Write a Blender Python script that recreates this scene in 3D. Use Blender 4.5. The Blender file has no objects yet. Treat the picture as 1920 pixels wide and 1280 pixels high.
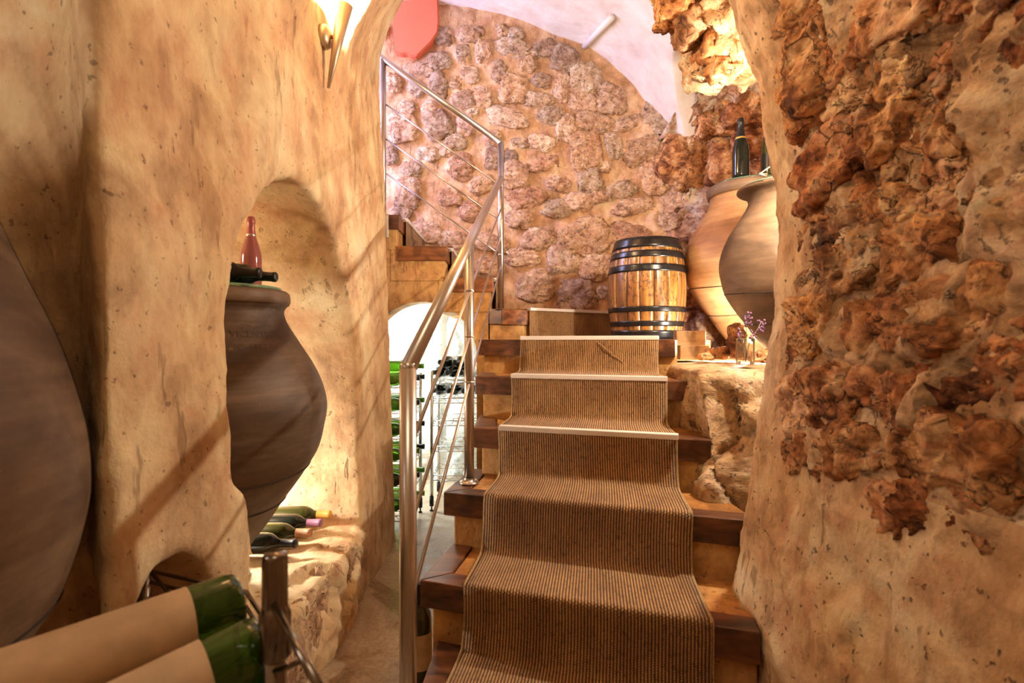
import bpy, bmesh, math, random
import numpy as np
from mathutils import Vector, Matrix

# ------------------------------------------------------------------ camera, world, lights
scene = bpy.context.scene
COL = scene.collection
CAMZ = 1.053
F = 995.0
cam_data = bpy.data.cameras.new('camera')
cam_data.sensor_width = 36.0
cam_data.lens = F / 1920.0 * 36.0
cam_data.clip_start = 0.05
cam_data.dof.use_dof = True
cam_data.dof.focus_distance = 2.4
cam_data.dof.aperture_fstop = 4.5
cam = bpy.data.objects.new('camera', cam_data)
cam.location = (0, 0, CAMZ)
cam.rotation_euler = (math.pi / 2, 0, 0)
COL.objects.link(cam)
scene.camera = cam

vs = scene.view_settings
vs.view_transform = 'Standard'
vs.look = 'None'
vs.gamma = 1.0
vs.use_curve_mapping = False
vs.exposure = 0.96
scene.cycles.use_denoising = True
scene.cycles.max_bounces = 8
scene.cycles.diffuse_bounces = 4
scene.cycles.caustics_reflective = False
scene.cycles.caustics_refractive = False
scene.cycles.sample_clamp_indirect = 6.0

world = bpy.data.worlds.new('world')
scene.world = world
world.use_nodes = True
bg = world.node_tree.nodes['Background']
bg.inputs[0].default_value = (0.62, 0.68, 1.0, 1)
bg.inputs[1].default_value = 0.5


def light(name, kind, loc, power, color, size=0.05, target=None, sizey=None, spot=None, blend=0.6):
    d = bpy.data.lights.new(name, kind)
    d.energy = power
    d.color = color
    if kind == 'AREA':
        d.size = size
        if sizey:
            d.shape = 'RECTANGLE'
            d.size_y = sizey
    else:
        d.shadow_soft_size = size
    if kind == 'SPOT':
        d.spot_size = math.radians(spot)
        d.spot_blend = blend
    o = bpy.data.objects.new(name, d)
    o.location = loc
    if target is not None:
        o.rotation_euler = (Vector(target) - Vector(loc)).to_track_quat('-Z', 'Y').to_euler()
    COL.objects.link(o)
    return o


WARM = (1.0, 0.80, 0.56)
WARM2 = (1.0, 0.78, 0.53)
COOL = (0.80, 0.84, 1.0)
# daylight coming down the stairwell from the open floor above, on the left
light('daylight_from_upstairs', 'AREA', (-2.0, 2.95, 2.75), 72, (0.62, 0.60, 1.0), 1.2, (0.3, 3.85, 2.0), 1.2)
# lamp on the far side of the right hand pillar (twin of the visible wall lamp)
light('pillar_lamp_light', 'POINT', (1.02, 1.73, 1.78), 38, (1.0, 0.86, 0.68), 0.025)
# small lamp on the sill behind the jar in the niche
light('niche_lamp_light', 'POINT', (-1.10, 2.02, 0.52), 11, (1.0, 0.92, 0.80), 0.03)
light('niche_top_light', 'POINT', (-1.15, 1.72, 1.40), 1.5, WARM2, 0.03)
# small lamp on the ledge between the two right hand jars
light('ledge_lamp_light', 'POINT', (1.13, 2.50, 1.06), 20, (1.0, 0.93, 0.82), 0.015)
# lamp in the bottle store under the upper flight
light('bottle_store_light', 'POINT', (-1.20, 3.78, 1.05), 38, (0.80, 0.93, 1.0), 0.12)
# lamp in the near recess, above the big jar
light('recess_lamp_light', 'POINT', (-1.25, 0.25, 1.60), 6, (1.0, 0.93, 0.84), 0.2)
# corridor lamp on the vault behind the camera
light('corridor_lamp_light', 'AREA', (-0.1, 0.1, 2.45), 2.5, WARM2, 0.5, (0.15, 1.2, 0.6))


# ------------------------------------------------------------------ helpers
def W(px, py, Y):
    return Vector(((px - 960) * Y / F, Y, CAMZ + (640 - py) * Y / F))


def tag(o, label=None, cat=None, group=None, kind=None):
    if label: o['label'] = label
    if cat: o['category'] = cat
    if group: o['group'] = group
    if kind: o['kind'] = kind
    return o


def empty(name, loc=(0, 0, 0), label=None, cat=None, group=None, kind=None):
    o = bpy.data.objects.new(name, None)
    o.location = loc
    o.empty_display_size = 0.05
    COL.objects.link(o)
    return tag(o, label, cat, group, kind)


def link_mesh(name, me, mat=None, parent=None, smooth=True):
    if mat is not None and len(me.materials) == 0:
        me.materials.append(mat)
    if smooth is not None:
        me.polygons.foreach_set('use_smooth', [smooth] * len(me.polygons))
    o = bpy.data.objects.new(name, me)
    COL.objects.link(o)
    if parent is not None:
        o.parent = parent
    return o


def pydata(name, verts, faces, mat=None, parent=None, smooth=True):
    me = bpy.data.meshes.new(name)
    me.from_pydata([tuple(v) for v in verts], [], [tuple(f) for f in faces])
    me.update()
    return link_mesh(name, me, mat, parent, smooth)


def np_mesh(name, V, Q, mat=None, parent=None, smooth=True):
    """V (n,3) float, Q (m,4) int quads"""
    me = bpy.data.meshes.new(name)
    me.vertices.add(len(V))
    me.vertices.foreach_set('co', np.ascontiguousarray(V, dtype=np.float32).ravel())
    m = len(Q)
    me.loops.add(m * 4)
    me.loops.foreach_set('vertex_index', np.ascontiguousarray(Q, dtype=np.int32).ravel())
    me.polygons.add(m)
    me.polygons.foreach_set('loop_start', np.arange(0, m * 4, 4, dtype=np.int32))
    me.update(calc_edges=True)
    return link_mesh(name, me, mat, parent, smooth)


def bm_obj(name, bm, mat=None, parent=None, smooth=False):
    me = bpy.data.meshes.new(name)
    bm.normal_update()
    bm.to_mesh(me)
    bm.free()
    return link_mesh(name, me, mat, parent, smooth)


def prism_bm(poly, z0, z1, bevel=0.004):
    """poly: list of (x,y) any winding"""
    a = sum(poly[i][0] * poly[(i + 1) % len(poly)][1] - poly[(i + 1) % len(poly)][0] * poly[i][1] for i in range(len(poly)))
    if a < 0:
        poly = poly[::-1]
    bm = bmesh.new()
    b = [bm.verts.new((p[0], p[1], z0)) for p in poly]
    t = [bm.verts.new((p[0], p[1], z1)) for p in poly]
    n = len(poly)
    bm.faces.new(b[::-1])
    bm.faces.new(t)
    for i in range(n):
        bm.faces.new((b[i], b[(i + 1) % n], t[(i + 1) % n], t[i]))
    if bevel:
        bmesh.ops.bevel(bm, geom=list(bm.edges), offset=bevel, segments=2, affect='EDGES', profile=0.6)
    return bm


def prism(name, poly, z0, z1, mat, parent=None, bevel=0.004):
    return bm_obj(name, prism_bm(poly, z0, z1, bevel), mat, parent)


def lathe_data(profile, seg=48, a0=0.0, a1=2 * math.pi):
    full = abs(a1 - a0 - 2 * math.pi) < 1e-6
    n = seg if full else seg + 1
    verts, faces = [], []
    for (r, z) in profile:
        for i in range(n):
            a = a0 + (a1 - a0) * i / seg
            verts.append((r * math.cos(a), r * math.sin(a), z))
    for j in range(len(profile) - 1):
        for i in range(seg):
            i2 = (i + 1) % n if full else i + 1
            faces.append((j * n + i, j * n + i2, (j + 1) * n + i2, (j + 1) * n + i))
    return verts, faces


def smooth_profile(pts, n=6):
    """Catmull-Rom through (r,z) points"""
    out = []
    P = [pts[0]] + list(pts) + [pts[-1]]
    for i in range(1, len(P) - 2):
        p0, p1, p2, p3 = [np.array(P[i + k], float) for k in (-1, 0, 1, 2)]
        for j in range(n):
            t = j / n
            out.append(tuple(0.5 * ((2 * p1) + (-p0 + p2) * t + (2 * p0 - 5 * p1 + 4 * p2 - p3) * t * t + (-p0 + 3 * p1 - 3 * p2 + p3) * t ** 3)))
    out.append(tuple(pts[-1]))
    return out


def tube_data(pts, r, seg=12, cap=True):
    pts = [Vector(p) for p in pts]
    verts, faces = [], []
    n = len(pts)
    up = None
    for i, p in enumerate(pts):
        if i == 0: d = pts[1] - pts[0]
        elif i == n - 1: d = pts[-1] - pts[-2]
        else: d = (pts[i + 1] - p).normalized() + (p - pts[i - 1]).normalized()
        d.normalize()
        if up is None:
            up = Vector((0, 0, 1)) if abs(d.z) < 0.9 else Vector((1, 0, 0))
        u = d.cross(up).normalized()
        v = u.cross(d).normalized()
        up = v
        sc = 1.0
        if 0 < i < n - 1:
            c = (pts[i + 1] - p).normalized().dot(d)
            sc = 1 / max(c, 0.5)
        for k in range(seg):
            a = 2 * math.pi * k / seg
            # stretch only in the bend plane is ignored; uniform mitre keeps the tube round enough
            verts.append(p + (u * math.cos(a) + v * math.sin(a)) * r * (1 + (sc - 1) * 0.5))
    for i in range(n - 1):
        for k in range(seg):
            faces.append((i * seg + k, i * seg + (k + 1) % seg, (i + 1) * seg + (k + 1) % seg, (i + 1) * seg + k))
    if cap:
        faces.append(tuple(range(seg))[::-1])
        faces.append(tuple((n - 1) * seg + k for k in range(seg)))
    return verts, faces


def tube(name, pts, r, mat, parent=None, seg=14):
    v, f = tube_data(pts, r, seg)
    o = pydata(name, v, f, mat, parent, True)
    return o


def copy_tree(o, parent=None):
    c = o.copy()
    COL.objects.link(c)
    c.parent = parent
    for ch in list(o.children):
        copy_tree(ch, c)
    return c


# ---- noise
_rng = np.random.RandomState(11)
PERM = np.concatenate([_rng.permutation(256)] * 3).astype(np.int32)
GR = _rng.normal(size=(256, 3)).astype(np.float32)
GR /= np.linalg.norm(GR, axis=1)[:, None]


def gnoise(p):
    p = p.astype(np.float32)
    i = np.floor(p).astype(np.int32)
    f = p - i
    i &= 255
    u = f * f * f * (f * (f * 6 - 15) + 10)
    out = np.zeros(len(p), np.float32)
    for dx in (0, 1):
        hx = PERM[i[:, 0] + dx]
        wx = u[:, 0] if dx else 1 - u[:, 0]
        for dy in (0, 1):
            hy = PERM[hx + i[:, 1] + dy]
            wy = wx * (u[:, 1] if dy else 1 - u[:, 1])
            for dz in (0, 1):
                g = GR[PERM[hy + i[:, 2] + dz] & 255]
                w = wy * (u[:, 2] if dz else 1 - u[:, 2])
                out += w * (g[:, 0] * (f[:, 0] - dx) + g[:, 1] * (f[:, 1] - dy) + g[:, 2] * (f[:, 2] - dz))
    return out


def fbm(p, oct=4, gain=0.5, lac=2.03):
    a, s = 1.0, np.zeros(len(p), np.float32)
    q = p.copy()
    for _ in range(oct):
        s += a * gnoise(q)
        q = q * lac + 17.3
        a *= gain
    return s


def ridged(p, oct=4, gain=0.5, lac=2.1):
    a, s = 1.0, np.zeros(len(p), np.float32)
    q = p.copy()
    for _ in range(oct):
        s += a * (1 - 2.2 * np.abs(gnoise(q)))
        q = q * lac + 9.1
        a *= gain
    return s


def cell(p, seed=0):
    """F1, F2 distances and a random value of the nearest cell"""
    i = np.floor(p).astype(np.int32)
    n = len(p)
    f1 = np.full(n, 9.0, np.float32)
    f2 = np.full(n, 9.0, np.float32)
    idv = np.zeros(n, np.float32)
    for dx in (-1, 0, 1):
        for dy in (-1, 0, 1):
            for dz in (-1, 0, 1):
                c = i + np.array([dx, dy, dz])
                h = PERM[PERM[PERM[(c[:, 0] + seed) & 255] + (c[:, 1] & 255)] + (c[:, 2] & 255)]
                off = GR[h & 255] * 0.45 + 0.5
                d = np.linalg.norm(c + off - p, axis=1).astype(np.float32)
                b = d < f1
                f2 = np.where(b, f1, np.minimum(f2, d))
                idv = np.where(b, (h & 255) / 255.0, idv)
                f1 = np.where(b, d, f1)
    return f1, f2, idv


def facets(p, seed=0):
    """tilted broken faces: a random plane in every cell"""
    i = np.floor(p).astype(np.int32)
    n = len(p)
    f1 = np.full(n, 9.0, np.float32)
    val = np.zeros(n, np.float32)
    for dx in (-1, 0, 1):
        for dy in (-1, 0, 1):
            for dz in (-1, 0, 1):
                c = i + np.array([dx, dy, dz])
                h = PERM[PERM[PERM[(c[:, 0] + seed) & 255] + (c[:, 1] & 255)] + (c[:, 2] & 255)] & 255
                r = p - (c + GR[h] * 0.45 + 0.5)
                d = np.linalg.norm(r, axis=1).astype(np.float32)
                b = d < f1
                g = GR[(h * 7 + 3) & 255]
                val = np.where(b, (g * r).sum(1) + 0.5 * (h / 255.0 - 0.5), val)
                f1 = np.where(b, d, f1)
    return val


def sstep(a, b, x):
    t = np.clip((x - a) / (b - a), 0, 1)
    return t * t * (3 - 2 * t)


def smax(a, b, k):
    h = np.clip(0.5 - 0.5 * (b - a) / k, 0, 1)
    return b * (1 - h) + a * h + k * h * (1 - h)


def smin(a, b, k):
    return -smax(-a, -b, k)


def surface_nets(fun, lo, hi, h):
    """fun(x,y,z) with broadcastable open grids; negative = solid"""
    n = [int(math.ceil((hi[k] - lo[k]) / h)) + 1 for k in range(3)]
    ax = [(lo[k] + h * np.arange(n[k])).astype(np.float32) for k in range(3)]
    v = fun(ax[0][:, None, None], ax[1][None, :, None], ax[2][None, None, :]).astype(np.float32)
    v = np.broadcast_to(v, n).copy()
    # close the solid at the grid's border
    v[0], v[-1] = 1, 1
    v[:, 0], v[:, -1] = 1, 1
    v[:, :, 0], v[:, :, -1] = 1, 1
    s = v < 0
    cs = np.zeros([k - 1 for k in n], np.int8)
    for a in (0, 1):
        for b in (0, 1):
            for c in (0, 1):
                cs += s[a:n[0] - 1 + a, b:n[1] - 1 + b, c:n[2] - 1 + c]
    act = np.argwhere((cs > 0) & (cs < 8))
    idx = np.full(cs.shape, -1, np.int32)
    idx[act[:, 0], act[:, 1], act[:, 2]] = np.arange(len(act))
    acc = np.zeros((len(act), 3), np.float32)
    cnt = np.zeros(len(act), np.float32)
    corners = [(a, b, c) for a in (0, 1) for b in (0, 1) for c in (0, 1)]
    cv = {c: v[act[:, 0] + c[0], act[:, 1] + c[1], act[:, 2] + c[2]] for c in corners}
    for c in corners:
        for k in range(3):
            if c[k] == 0:
                d = list(c); d[k] = 1; d = tuple(d)
                va, vb = cv[c], cv[d]
                m = (va < 0) != (vb < 0)
                t = np.where(m, va / np.where(m, va - vb, 1), 0)
                for q in range(3):
                    acc[:, q] += np.where(m, c[q] + (t if q == k else 0), 0)
                cnt += m
    V = (act + acc / cnt[:, None]) * h + np.array(lo, np.float32)
    quads = []
    for k in range(3):
        sl0 = [slice(None)] * 3; sl1 = [slice(None)] * 3
        sl0[k] = slice(0, n[k] - 1); sl1[k] = slice(1, n[k])
        a, b = s[tuple(sl0)], s[tuple(sl1)]
        e = np.argwhere(a != b)
        inside = a[e[:, 0], e[:, 1], e[:, 2]]
        u, w = [(1, 2), (2, 0), (0, 1)][k]
        ok = (e[:, u] > 0) & (e[:, w] > 0) & (e[:, u] < n[u] - 1) & (e[:, w] < n[w] - 1)
        e, inside = e[ok], inside[ok]
        def g(du, dw):
            q = e.copy(); q[:, u] -= du; q[:, w] -= dw
            return idx[q[:, 0], q[:, 1], q[:, 2]]
        q = np.stack([g(1, 1), g(0, 1), g(0, 0), g(1, 0)], 1)
        q[~inside] = q[~inside][:, ::-1]
        quads.append(q)
    return V, np.concatenate(quads)


def vnormals(V, Q):
    n = np.cross(V[Q[:, 2]] - V[Q[:, 0]], V[Q[:, 3]] - V[Q[:, 1]])
    N = np.zeros_like(V)
    for k in range(4):
        np.add.at(N, Q[:, k], n)
    return N / (np.linalg.norm(N, axis=1)[:, None] + 1e-9)


def relax(V, Q, it=2):
    for _ in range(it):
        acc = np.zeros_like(V); c = np.zeros(len(V), np.float32)
        for a, b in ((0, 1), (1, 2), (2, 3), (3, 0)):
            np.add.at(acc, Q[:, a], V[Q[:, b]]); np.add.at(acc, Q[:, b], V[Q[:, a]])
            np.add.at(c, Q[:, a], 1); np.add.at(c, Q[:, b], 1)
        V = 0.4 * V + 0.6 * acc / np.maximum(c, 1)[:, None]
    return V


def grid_quads(nu, nv):
    i = np.arange(nu - 1)[:, None] * nv + np.arange(nv - 1)[None, :]
    return np.stack([i, i + nv, i + nv + 1, i + 1], -1).reshape(-1, 4)


# ------------------------------------------------------------------ materials
def nd(nt, t, **kw):
    n = nt.nodes.new(t)
    for k, v in kw.items():
        setattr(n, k, v)
    return n


def ramp(nt, fac, cols):
    r = nd(nt, 'ShaderNodeValToRGB')
    if fac.node.bl_idname == 'ShaderNodeTexNoise':      # noise values crowd around 0.5
        cols = [(0.5 + (p - 0.5) * 0.6, c) for p, c in cols]
    el = r.color_ramp.elements
    while len(el) < len(cols):
        el.new(0.5)
    for e, (p, c) in zip(el, cols):
        e.position = p
        e.color = (*c, 1)
    nt.links.new(fac, r.inputs[0])
    return r.outputs[0]


def noise(nt, vec, scale, detail=4, rough=0.55, dist=0.0):
    n = nd(nt, 'ShaderNodeTexNoise')
    n.inputs['Scale'].default_value = scale
    n.inputs['Detail'].default_value = detail
    n.inputs['Roughness'].default_value = rough
    n.inputs['Distortion'].default_value = dist
    nt.links.new(vec, n.inputs['Vector'])
    return n.outputs[0]


def mapping(nt, vec, scale=(1, 1, 1), rot=(0, 0, 0), loc=(0, 0, 0)):
    m = nd(nt, 'ShaderNodeMapping')
    m.inputs['Scale'].default_value = scale
    m.inputs['Rotation'].default_value = rot
    m.inputs['Location'].default_value = loc
    nt.links.new(vec, m.inputs['Vector'])
    return m.outputs[0]


def mixc(nt, fac, a, b, mode='MIX'):
    m = nd(nt, 'ShaderNodeMix', data_type='RGBA', blend_type=mode)
    if isinstance(fac, (int, float)): m.inputs[0].default_value = fac
    else: nt.links.new(fac, m.inputs[0])
    for i, s in ((6, a), (7, b)):
        if isinstance(s, tuple): m.inputs[i].default_value = (*s, 1) if len(s) == 3 else s
        else: nt.links.new(s, m.inputs[i])
    return m.outputs[2]


def mth(nt, op, a, b=None):
    m = nd(nt, 'ShaderNodeMath', operation=op)
    for i, s in ((0, a), (1, b)):
        if s is None: continue
        if isinstance(s, (int, float)): m.inputs[i].default_value = s
        else: nt.links.new(s, m.inputs[i])
    return m.outputs[0]


def new_mat(name):
    m = bpy.data.materials.new(name)
    m.use_nodes = True
    nt = m.node_tree
    return m, nt, nt.nodes['Principled BSDF']


def bump(nt, bs, h, strength, dist=0.01, prev=None):
    b = nd(nt, 'ShaderNodeBump')
    b.inputs['Strength'].default_value = strength
    b.inputs['Distance'].default_value = dist
    nt.links.new(h, b.inputs['Height'])
    if prev is not None:
        nt.links.new(prev, b.inputs['Normal'])
    nt.links.new(b.outputs[0], bs.inputs['Normal'])
    return b.outputs[0]


def simple(name, col, rough=0.5, metal=0.0, spec=0.5, coat=0.0, trans=0.0, ior=1.45, var=0.0, vscale=20):
    m, nt, bs = new_mat(name)
    bs.inputs['Roughness'].default_value = rough
    bs.inputs['Metallic'].default_value = metal
    bs.inputs['Specular IOR Level'].default_value = spec
    bs.inputs['Coat Weight'].default_value = coat
    bs.inputs['Transmission Weight'].default_value = trans
    bs.inputs['IOR'].default_value = ior
    tc = nd(nt, 'ShaderNodeTexCoord').outputs['Object']
    n = noise(nt, tc, vscale, 4)
    lo = tuple(c * (1 - var) for c in col)
    hi = tuple(min(1, c * (1 + var)) for c in col)
    nt.links.new(ramp(nt, n, [(0.3, lo), (0.7, hi)]), bs.inputs['Base Color'])
    return m


def plaster(name, cols, scale=1.6, streak=0.25, pit=0.3, bumpk=0.5, dirt=(0.25, 0.15, 0.08), dirtk=0.25, rough=0.8, sdir=(9, 9, 1.2), pitk=0.55):
    m, nt, bs = new_mat(name)
    tc = nd(nt, 'ShaderNodeTexCoord').outputs['Object']
    n1 = noise(nt, tc, scale, 5, 0.6, 0.4)
    base = ramp(nt, n1, [(0.28, cols[0]), (0.5, cols[1]), (0.72, cols[2])])
    st = noise(nt, mapping(nt, tc, sdir, (0.3, 0.15, 0)), 0.8, 4, 0.6)
    base = mixc(nt, streak, base, ramp(nt, st, [(0.3, cols[0]), (0.7, cols[2])]), 'OVERLAY')
    # brown stains with a shape of their own
    n3 = noise(nt, mapping(nt, tc, (1, 1, 0.7), (0.6, 0, 0.2)), scale * 2.3, 6, 0.62, 0.8)
    stain = ramp(nt, n3, [(0.50, (0, 0, 0)), (0.70, (1, 1, 1))])
    base = mixc(nt, mth(nt, 'MULTIPLY', stain, dirtk), base, dirt)
    # broad darker and paler patches of the limewash
    pn = noise(nt, mapping(nt, tc, (1, 1, 0.8), (0.7, 0, 0.4), (4, 2, 7)), scale * 4.5, 7, 0.66, 0.3)
    base = mixc(nt, 0.6, base, ramp(nt, pn, [(0.28, (0.30, 0.27, 0.25)), (0.5, (0.5, 0.5, 0.5)), (0.72, (0.70, 0.70, 0.70))]), 'OVERLAY')
    # trowel scratches
    sc1 = noise(nt, mapping(nt, tc, (22, 22, 5), (0.75, 0.1, 0.3)), 1.0, 3, 0.6)
    scr = ramp(nt, sc1, [(0.22, (1, 1, 1)), (0.32, (0, 0, 0))])
    gate = ramp(nt, noise(nt, tc, 2.6, 2), [(0.42, (0, 0, 0)), (0.58, (1, 1, 1))])
    scr = mth(nt, 'MULTIPLY', scr, gate)
    base = mixc(nt, mth(nt, 'MULTIPLY', scr, pitk * 0.9), base, tuple(c * 0.7 for c in dirt))
    # pits
    n4 = noise(nt, tc, 55, 3, 0.5)
    pits = ramp(nt, n4, [(0.16, (1, 1, 1)), (0.24, (0, 0, 0))])
    base = mixc(nt, mth(nt, 'MULTIPLY', pits, pitk), base, tuple(c * 0.35 for c in dirt))
    nt.links.new(base, bs.inputs['Base Color'])
    bs.inputs['Roughness'].default_value = rough
    bs.inputs['Specular IOR Level'].default_value = 0.25
    f1 = noise(nt, mapping(nt, tc, (1, 1, 0.7), (0.5, 0.2, 0)), 11, 6, 0.58)
    p = bump(nt, bs, f1, bumpk, 0.02)
    f2 = noise(nt, mapping(nt, tc, (40, 40, 14), (0.5, 0.2, 0)), 1.0, 5, 0.65)
    p = bump(nt, bs, f2, bumpk * 0.5, 0.004, p)
    p = bump(nt, bs, mth(nt, 'MULTIPLY', scr, -1.0), pitk, 0.005, p)
    inv = mth(nt, 'MULTIPLY', pits, -1.0)
    bump(nt, bs, inv, pit, 0.006, p)
    return m


def rock(name, cols, scale=9, bumpk=0.9, objcol=False, rough=0.85, fine=55, ov=0.55, tint=0.9, veink=0.6):
    m, nt, bs = new_mat(name)
    tcn = nd(nt, 'ShaderNodeTexCoord')
    if objcol:
        geo = nd(nt, 'ShaderNodeNewGeometry')
        tc = geo.outputs['Position']
    else:
        tc = tcn.outputs['Object']
    n1 = noise(nt, tc, scale, 8, 0.65, 0.7)
    base = ramp(nt, n1, [(0.25, cols[0]), (0.42, cols[1]), (0.56, cols[2]), (0.74, cols[3])])
    n2 = noise(nt, mapping(nt, tc, (1, 1, 1.6), (0.4, 0.5, 0), (3, 1, 2)), scale * 2.6, 6, 0.6, 0.3)
    base = mixc(nt, ov, base, ramp(nt, n2, [(0.3, (0.22, 0.2, 0.19)), (0.5, (0.5, 0.5, 0.5)), (0.75, (0.85, 0.82, 0.76))]), 'OVERLAY')
    if objcol:
        oi = nd(nt, 'ShaderNodeObjectInfo')
        base = mixc(nt, tint, base, oi.outputs['Color'], 'MULTIPLY')
    # dark mineral veins and pores
    v = nd(nt, 'ShaderNodeTexVoronoi', feature='DISTANCE_TO_EDGE')
    v.inputs['Scale'].default_value = scale * 1.5
    wn = noise(nt, tc, scale * 1.2, 4)
    mx = nd(nt, 'ShaderNodeVectorMath', operation='MULTIPLY_ADD')
    nt.links.new(wn, mx.inputs[0]); mx.inputs[1].default_value = (0.25, 0.25, 0.25); nt.links.new(tc, mx.inputs[2])
    nt.links.new(mx.outputs[0], v.inputs['Vector'])
    vein = ramp(nt, v.outputs['Distance'], [(0.0, (1, 1, 1)), (0.035, (0, 0, 0))])
    gate = ramp(nt, noise(nt, tc, scale * 0.7, 2), [(0.5, (0, 0, 0)), (0.62, (1, 1, 1))])
    vein = mth(nt, 'MULTIPLY', vein, gate)
    por = ramp(nt, noise(nt, tc, fine * 0.8, 3), [(0.24, (1, 1, 1)), (0.32, (0, 0, 0))])
    base = mixc(nt, mth(nt, 'MULTIPLY', vein, veink), base, (0.045, 0.025, 0.015))
    base = mixc(nt, mth(nt, 'MULTIPLY', por, 0.6), base, (0.06, 0.03, 0.02))
    nt.links.new(base, bs.inputs['Base Color'])
    bs.inputs['Roughness'].default_value = rough
    bs.inputs['Specular IOR Level'].default_value = 0.3
    p = bump(nt, bs, n1, bumpk, 0.05)
    p = bump(nt, bs, noise(nt, tc, fine, 6, 0.7), bumpk * 0.7, 0.012, p)
    p = bump(nt, bs, mth(nt, 'MULTIPLY', por, -1.0), 0.6, 0.01, p)
    bump(nt, bs, mth(nt, 'MULTIPLY', vein, -1.0), 0.8 * min(1, veink * 1.6), 0.012, p)
    return m


def wood(name, dark, light_, axis=0, scale=6.0, rough=0.45, coat=0.15):
    m, nt, bs = new_mat(name)
    tc = nd(nt, 'ShaderNodeTexCoord').outputs['Object']
    s = [14, 14, 14]; s[axis] = 1.3
    n = noise(nt, mapping(nt, tc, tuple(s)), scale / 4, 6, 0.6, 0.6)
    base = ramp(nt, n, [(0.3, dark), (0.52, tuple((a + b) / 2 for a, b in zip(dark, light_))), (0.72, light_)])
    k = ramp(nt, noise(nt, tc, 9, 4, 0.5, 1.0), [(0.3, (0.45, 0.42, 0.4)), (0.5, (1, 1, 1))])
    base = mixc(nt, 0.8, base, k, 'MULTIPLY')
    nt.links.new(base, bs.inputs['Base Color'])
    bs.inputs['Roughness'].default_value = rough
    bs.inputs['Coat Weight'].default_value = coat
    bs.inputs['Coat Roughness'].default_value = 0.3
    bump(nt, bs, n, 0.25, 0.004)
    return m


M = {}
M['plaster_left'] = plaster('warm_lime_plaster', [(0.47, 0.32, 0.185), (0.63, 0.475, 0.30), (0.74, 0.605, 0.42)], 1.5, 0.35, 0.35, 0.6, (0.26, 0.12, 0.045), 0.42)
M['plaster_right'] = plaster('rough_lime_plaster', [(0.40, 0.26, 0.14), (0.60, 0.44, 0.28), (0.73, 0.61, 0.45)], 2.8, 0.3, 0.7, 1.0, (0.27, 0.15, 0.075), 0.6, pitk=0.7)
M['mortar'] = plaster('rubble_mortar', [(0.42, 0.25, 0.14), (0.56, 0.37, 0.22), (0.66, 0.48, 0.33)], 3.0, 0.2, 0.35, 1.0, (0.34, 0.17, 0.07), 0.4, 0.9)
M['vault'] = plaster('white_vault_plaster', [(0.66, 0.58, 0.52), (0.76, 0.70, 0.65), (0.83, 0.78, 0.74)], 1.2, 0.25, 0.02, 0.25, (0.58, 0.46, 0.38), 0.2, pitk=0.05)
M['store_wall'] = plaster('whitewashed_stone', [(0.62, 0.62, 0.58), (0.78, 0.78, 0.74), (0.86, 0.86, 0.83)], 4, 0.3, 0.5, 1.0, (0.4, 0.36, 0.3), 0.35)
M['ochre'] = plaster('ochre_plaster', [(0.42, 0.25, 0.10), (0.58, 0.38, 0.16), (0.66, 0.46, 0.22)], 3.5, 0.3, 0.3, 0.4, (0.25, 0.12, 0.04), 0.45)
M['salmon'] = simple('salmon_paint', (0.70, 0.165, 0.085), 0.7, var=0.04, vscale=3)
M['rock_right'] = rock('rust_limestone', [(0.11, 0.045, 0.022), (0.35, 0.165, 0.07), (0.54, 0.33, 0.17), (0.72, 0.55, 0.38)], 9, 0.6, True)
M['rock_base'] = rock('brown_rubble_bed', [(0.20, 0.10, 0.045), (0.40, 0.23, 0.11), (0.54, 0.36, 0.21), (0.66, 0.51, 0.35)], 7, 0.5)
M['rock_back'] = rock('field_stone', [(0.34, 0.20, 0.125), (0.49, 0.33, 0.215), (0.59, 0.44, 0.31), (0.70, 0.57, 0.45)], 13, 0.7, True, fine=70, ov=0.4, tint=0.75)
M['rock_alcove'] = rock('alcove_rock', [(0.20, 0.09, 0.045), (0.42, 0.21, 0.11), (0.58, 0.38, 0.25), (0.72, 0.58, 0.46)], 6, 0.8, veink=0.25)
M['rock_ledge'] = rock('ledge_rock', [(0.28, 0.15, 0.07), (0.48, 0.31, 0.16), (0.60, 0.43, 0.26), (0.70, 0.56, 0.40)], 6, 0.7, veink=0.1)
M['dark_wood'] = wood('dark_stained_wood', (0.05, 0.018, 0.008), (0.20, 0.075, 0.03), 0, 6, 0.4, 0.25)
M['red_wood'] = wood('red_brown_wood', (0.13, 0.04, 0.012), (0.42, 0.16, 0.05), 0, 6, 0.4, 0.2)
M['tread'] = plaster('terracotta_tread', [(0.30, 0.14, 0.045), (0.46, 0.24, 0.08), (0.56, 0.33, 0.13)], 4, 0.3, 0.15, 0.25, (0.16, 0.07, 0.02), 0.5, 0.4)
M['block_wood'] = wood('pale_block_wood', (0.30, 0.17, 0.075), (0.50, 0.33, 0.17), 0, 5, 0.55, 0.1)
M['steel'] = simple('brushed_steel', (0.60, 0.56, 0.52), 0.30, 1.0, var=0.05, vscale=3)
M['chrome'] = simple('chrome_wire', (0.62, 0.63, 0.64), 0.22, 1.0)
M['chrome_dark'] = simple('smoky_chrome', (0.24, 0.21, 0.18), 0.2, 1.0)
M['brass'] = simple('satin_brass', (0.50, 0.40, 0.28), 0.45, 0.9)
M['white_strip'] = simple('white_edge_strip', (0.80, 0.75, 0.70), 0.5)
M['black_iron'] = simple('black_hoop_iron', (0.010, 0.009, 0.009), 0.24, 0.0, var=0.3)
M['clay_dark'] = None
M['glass_green'] = None


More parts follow.
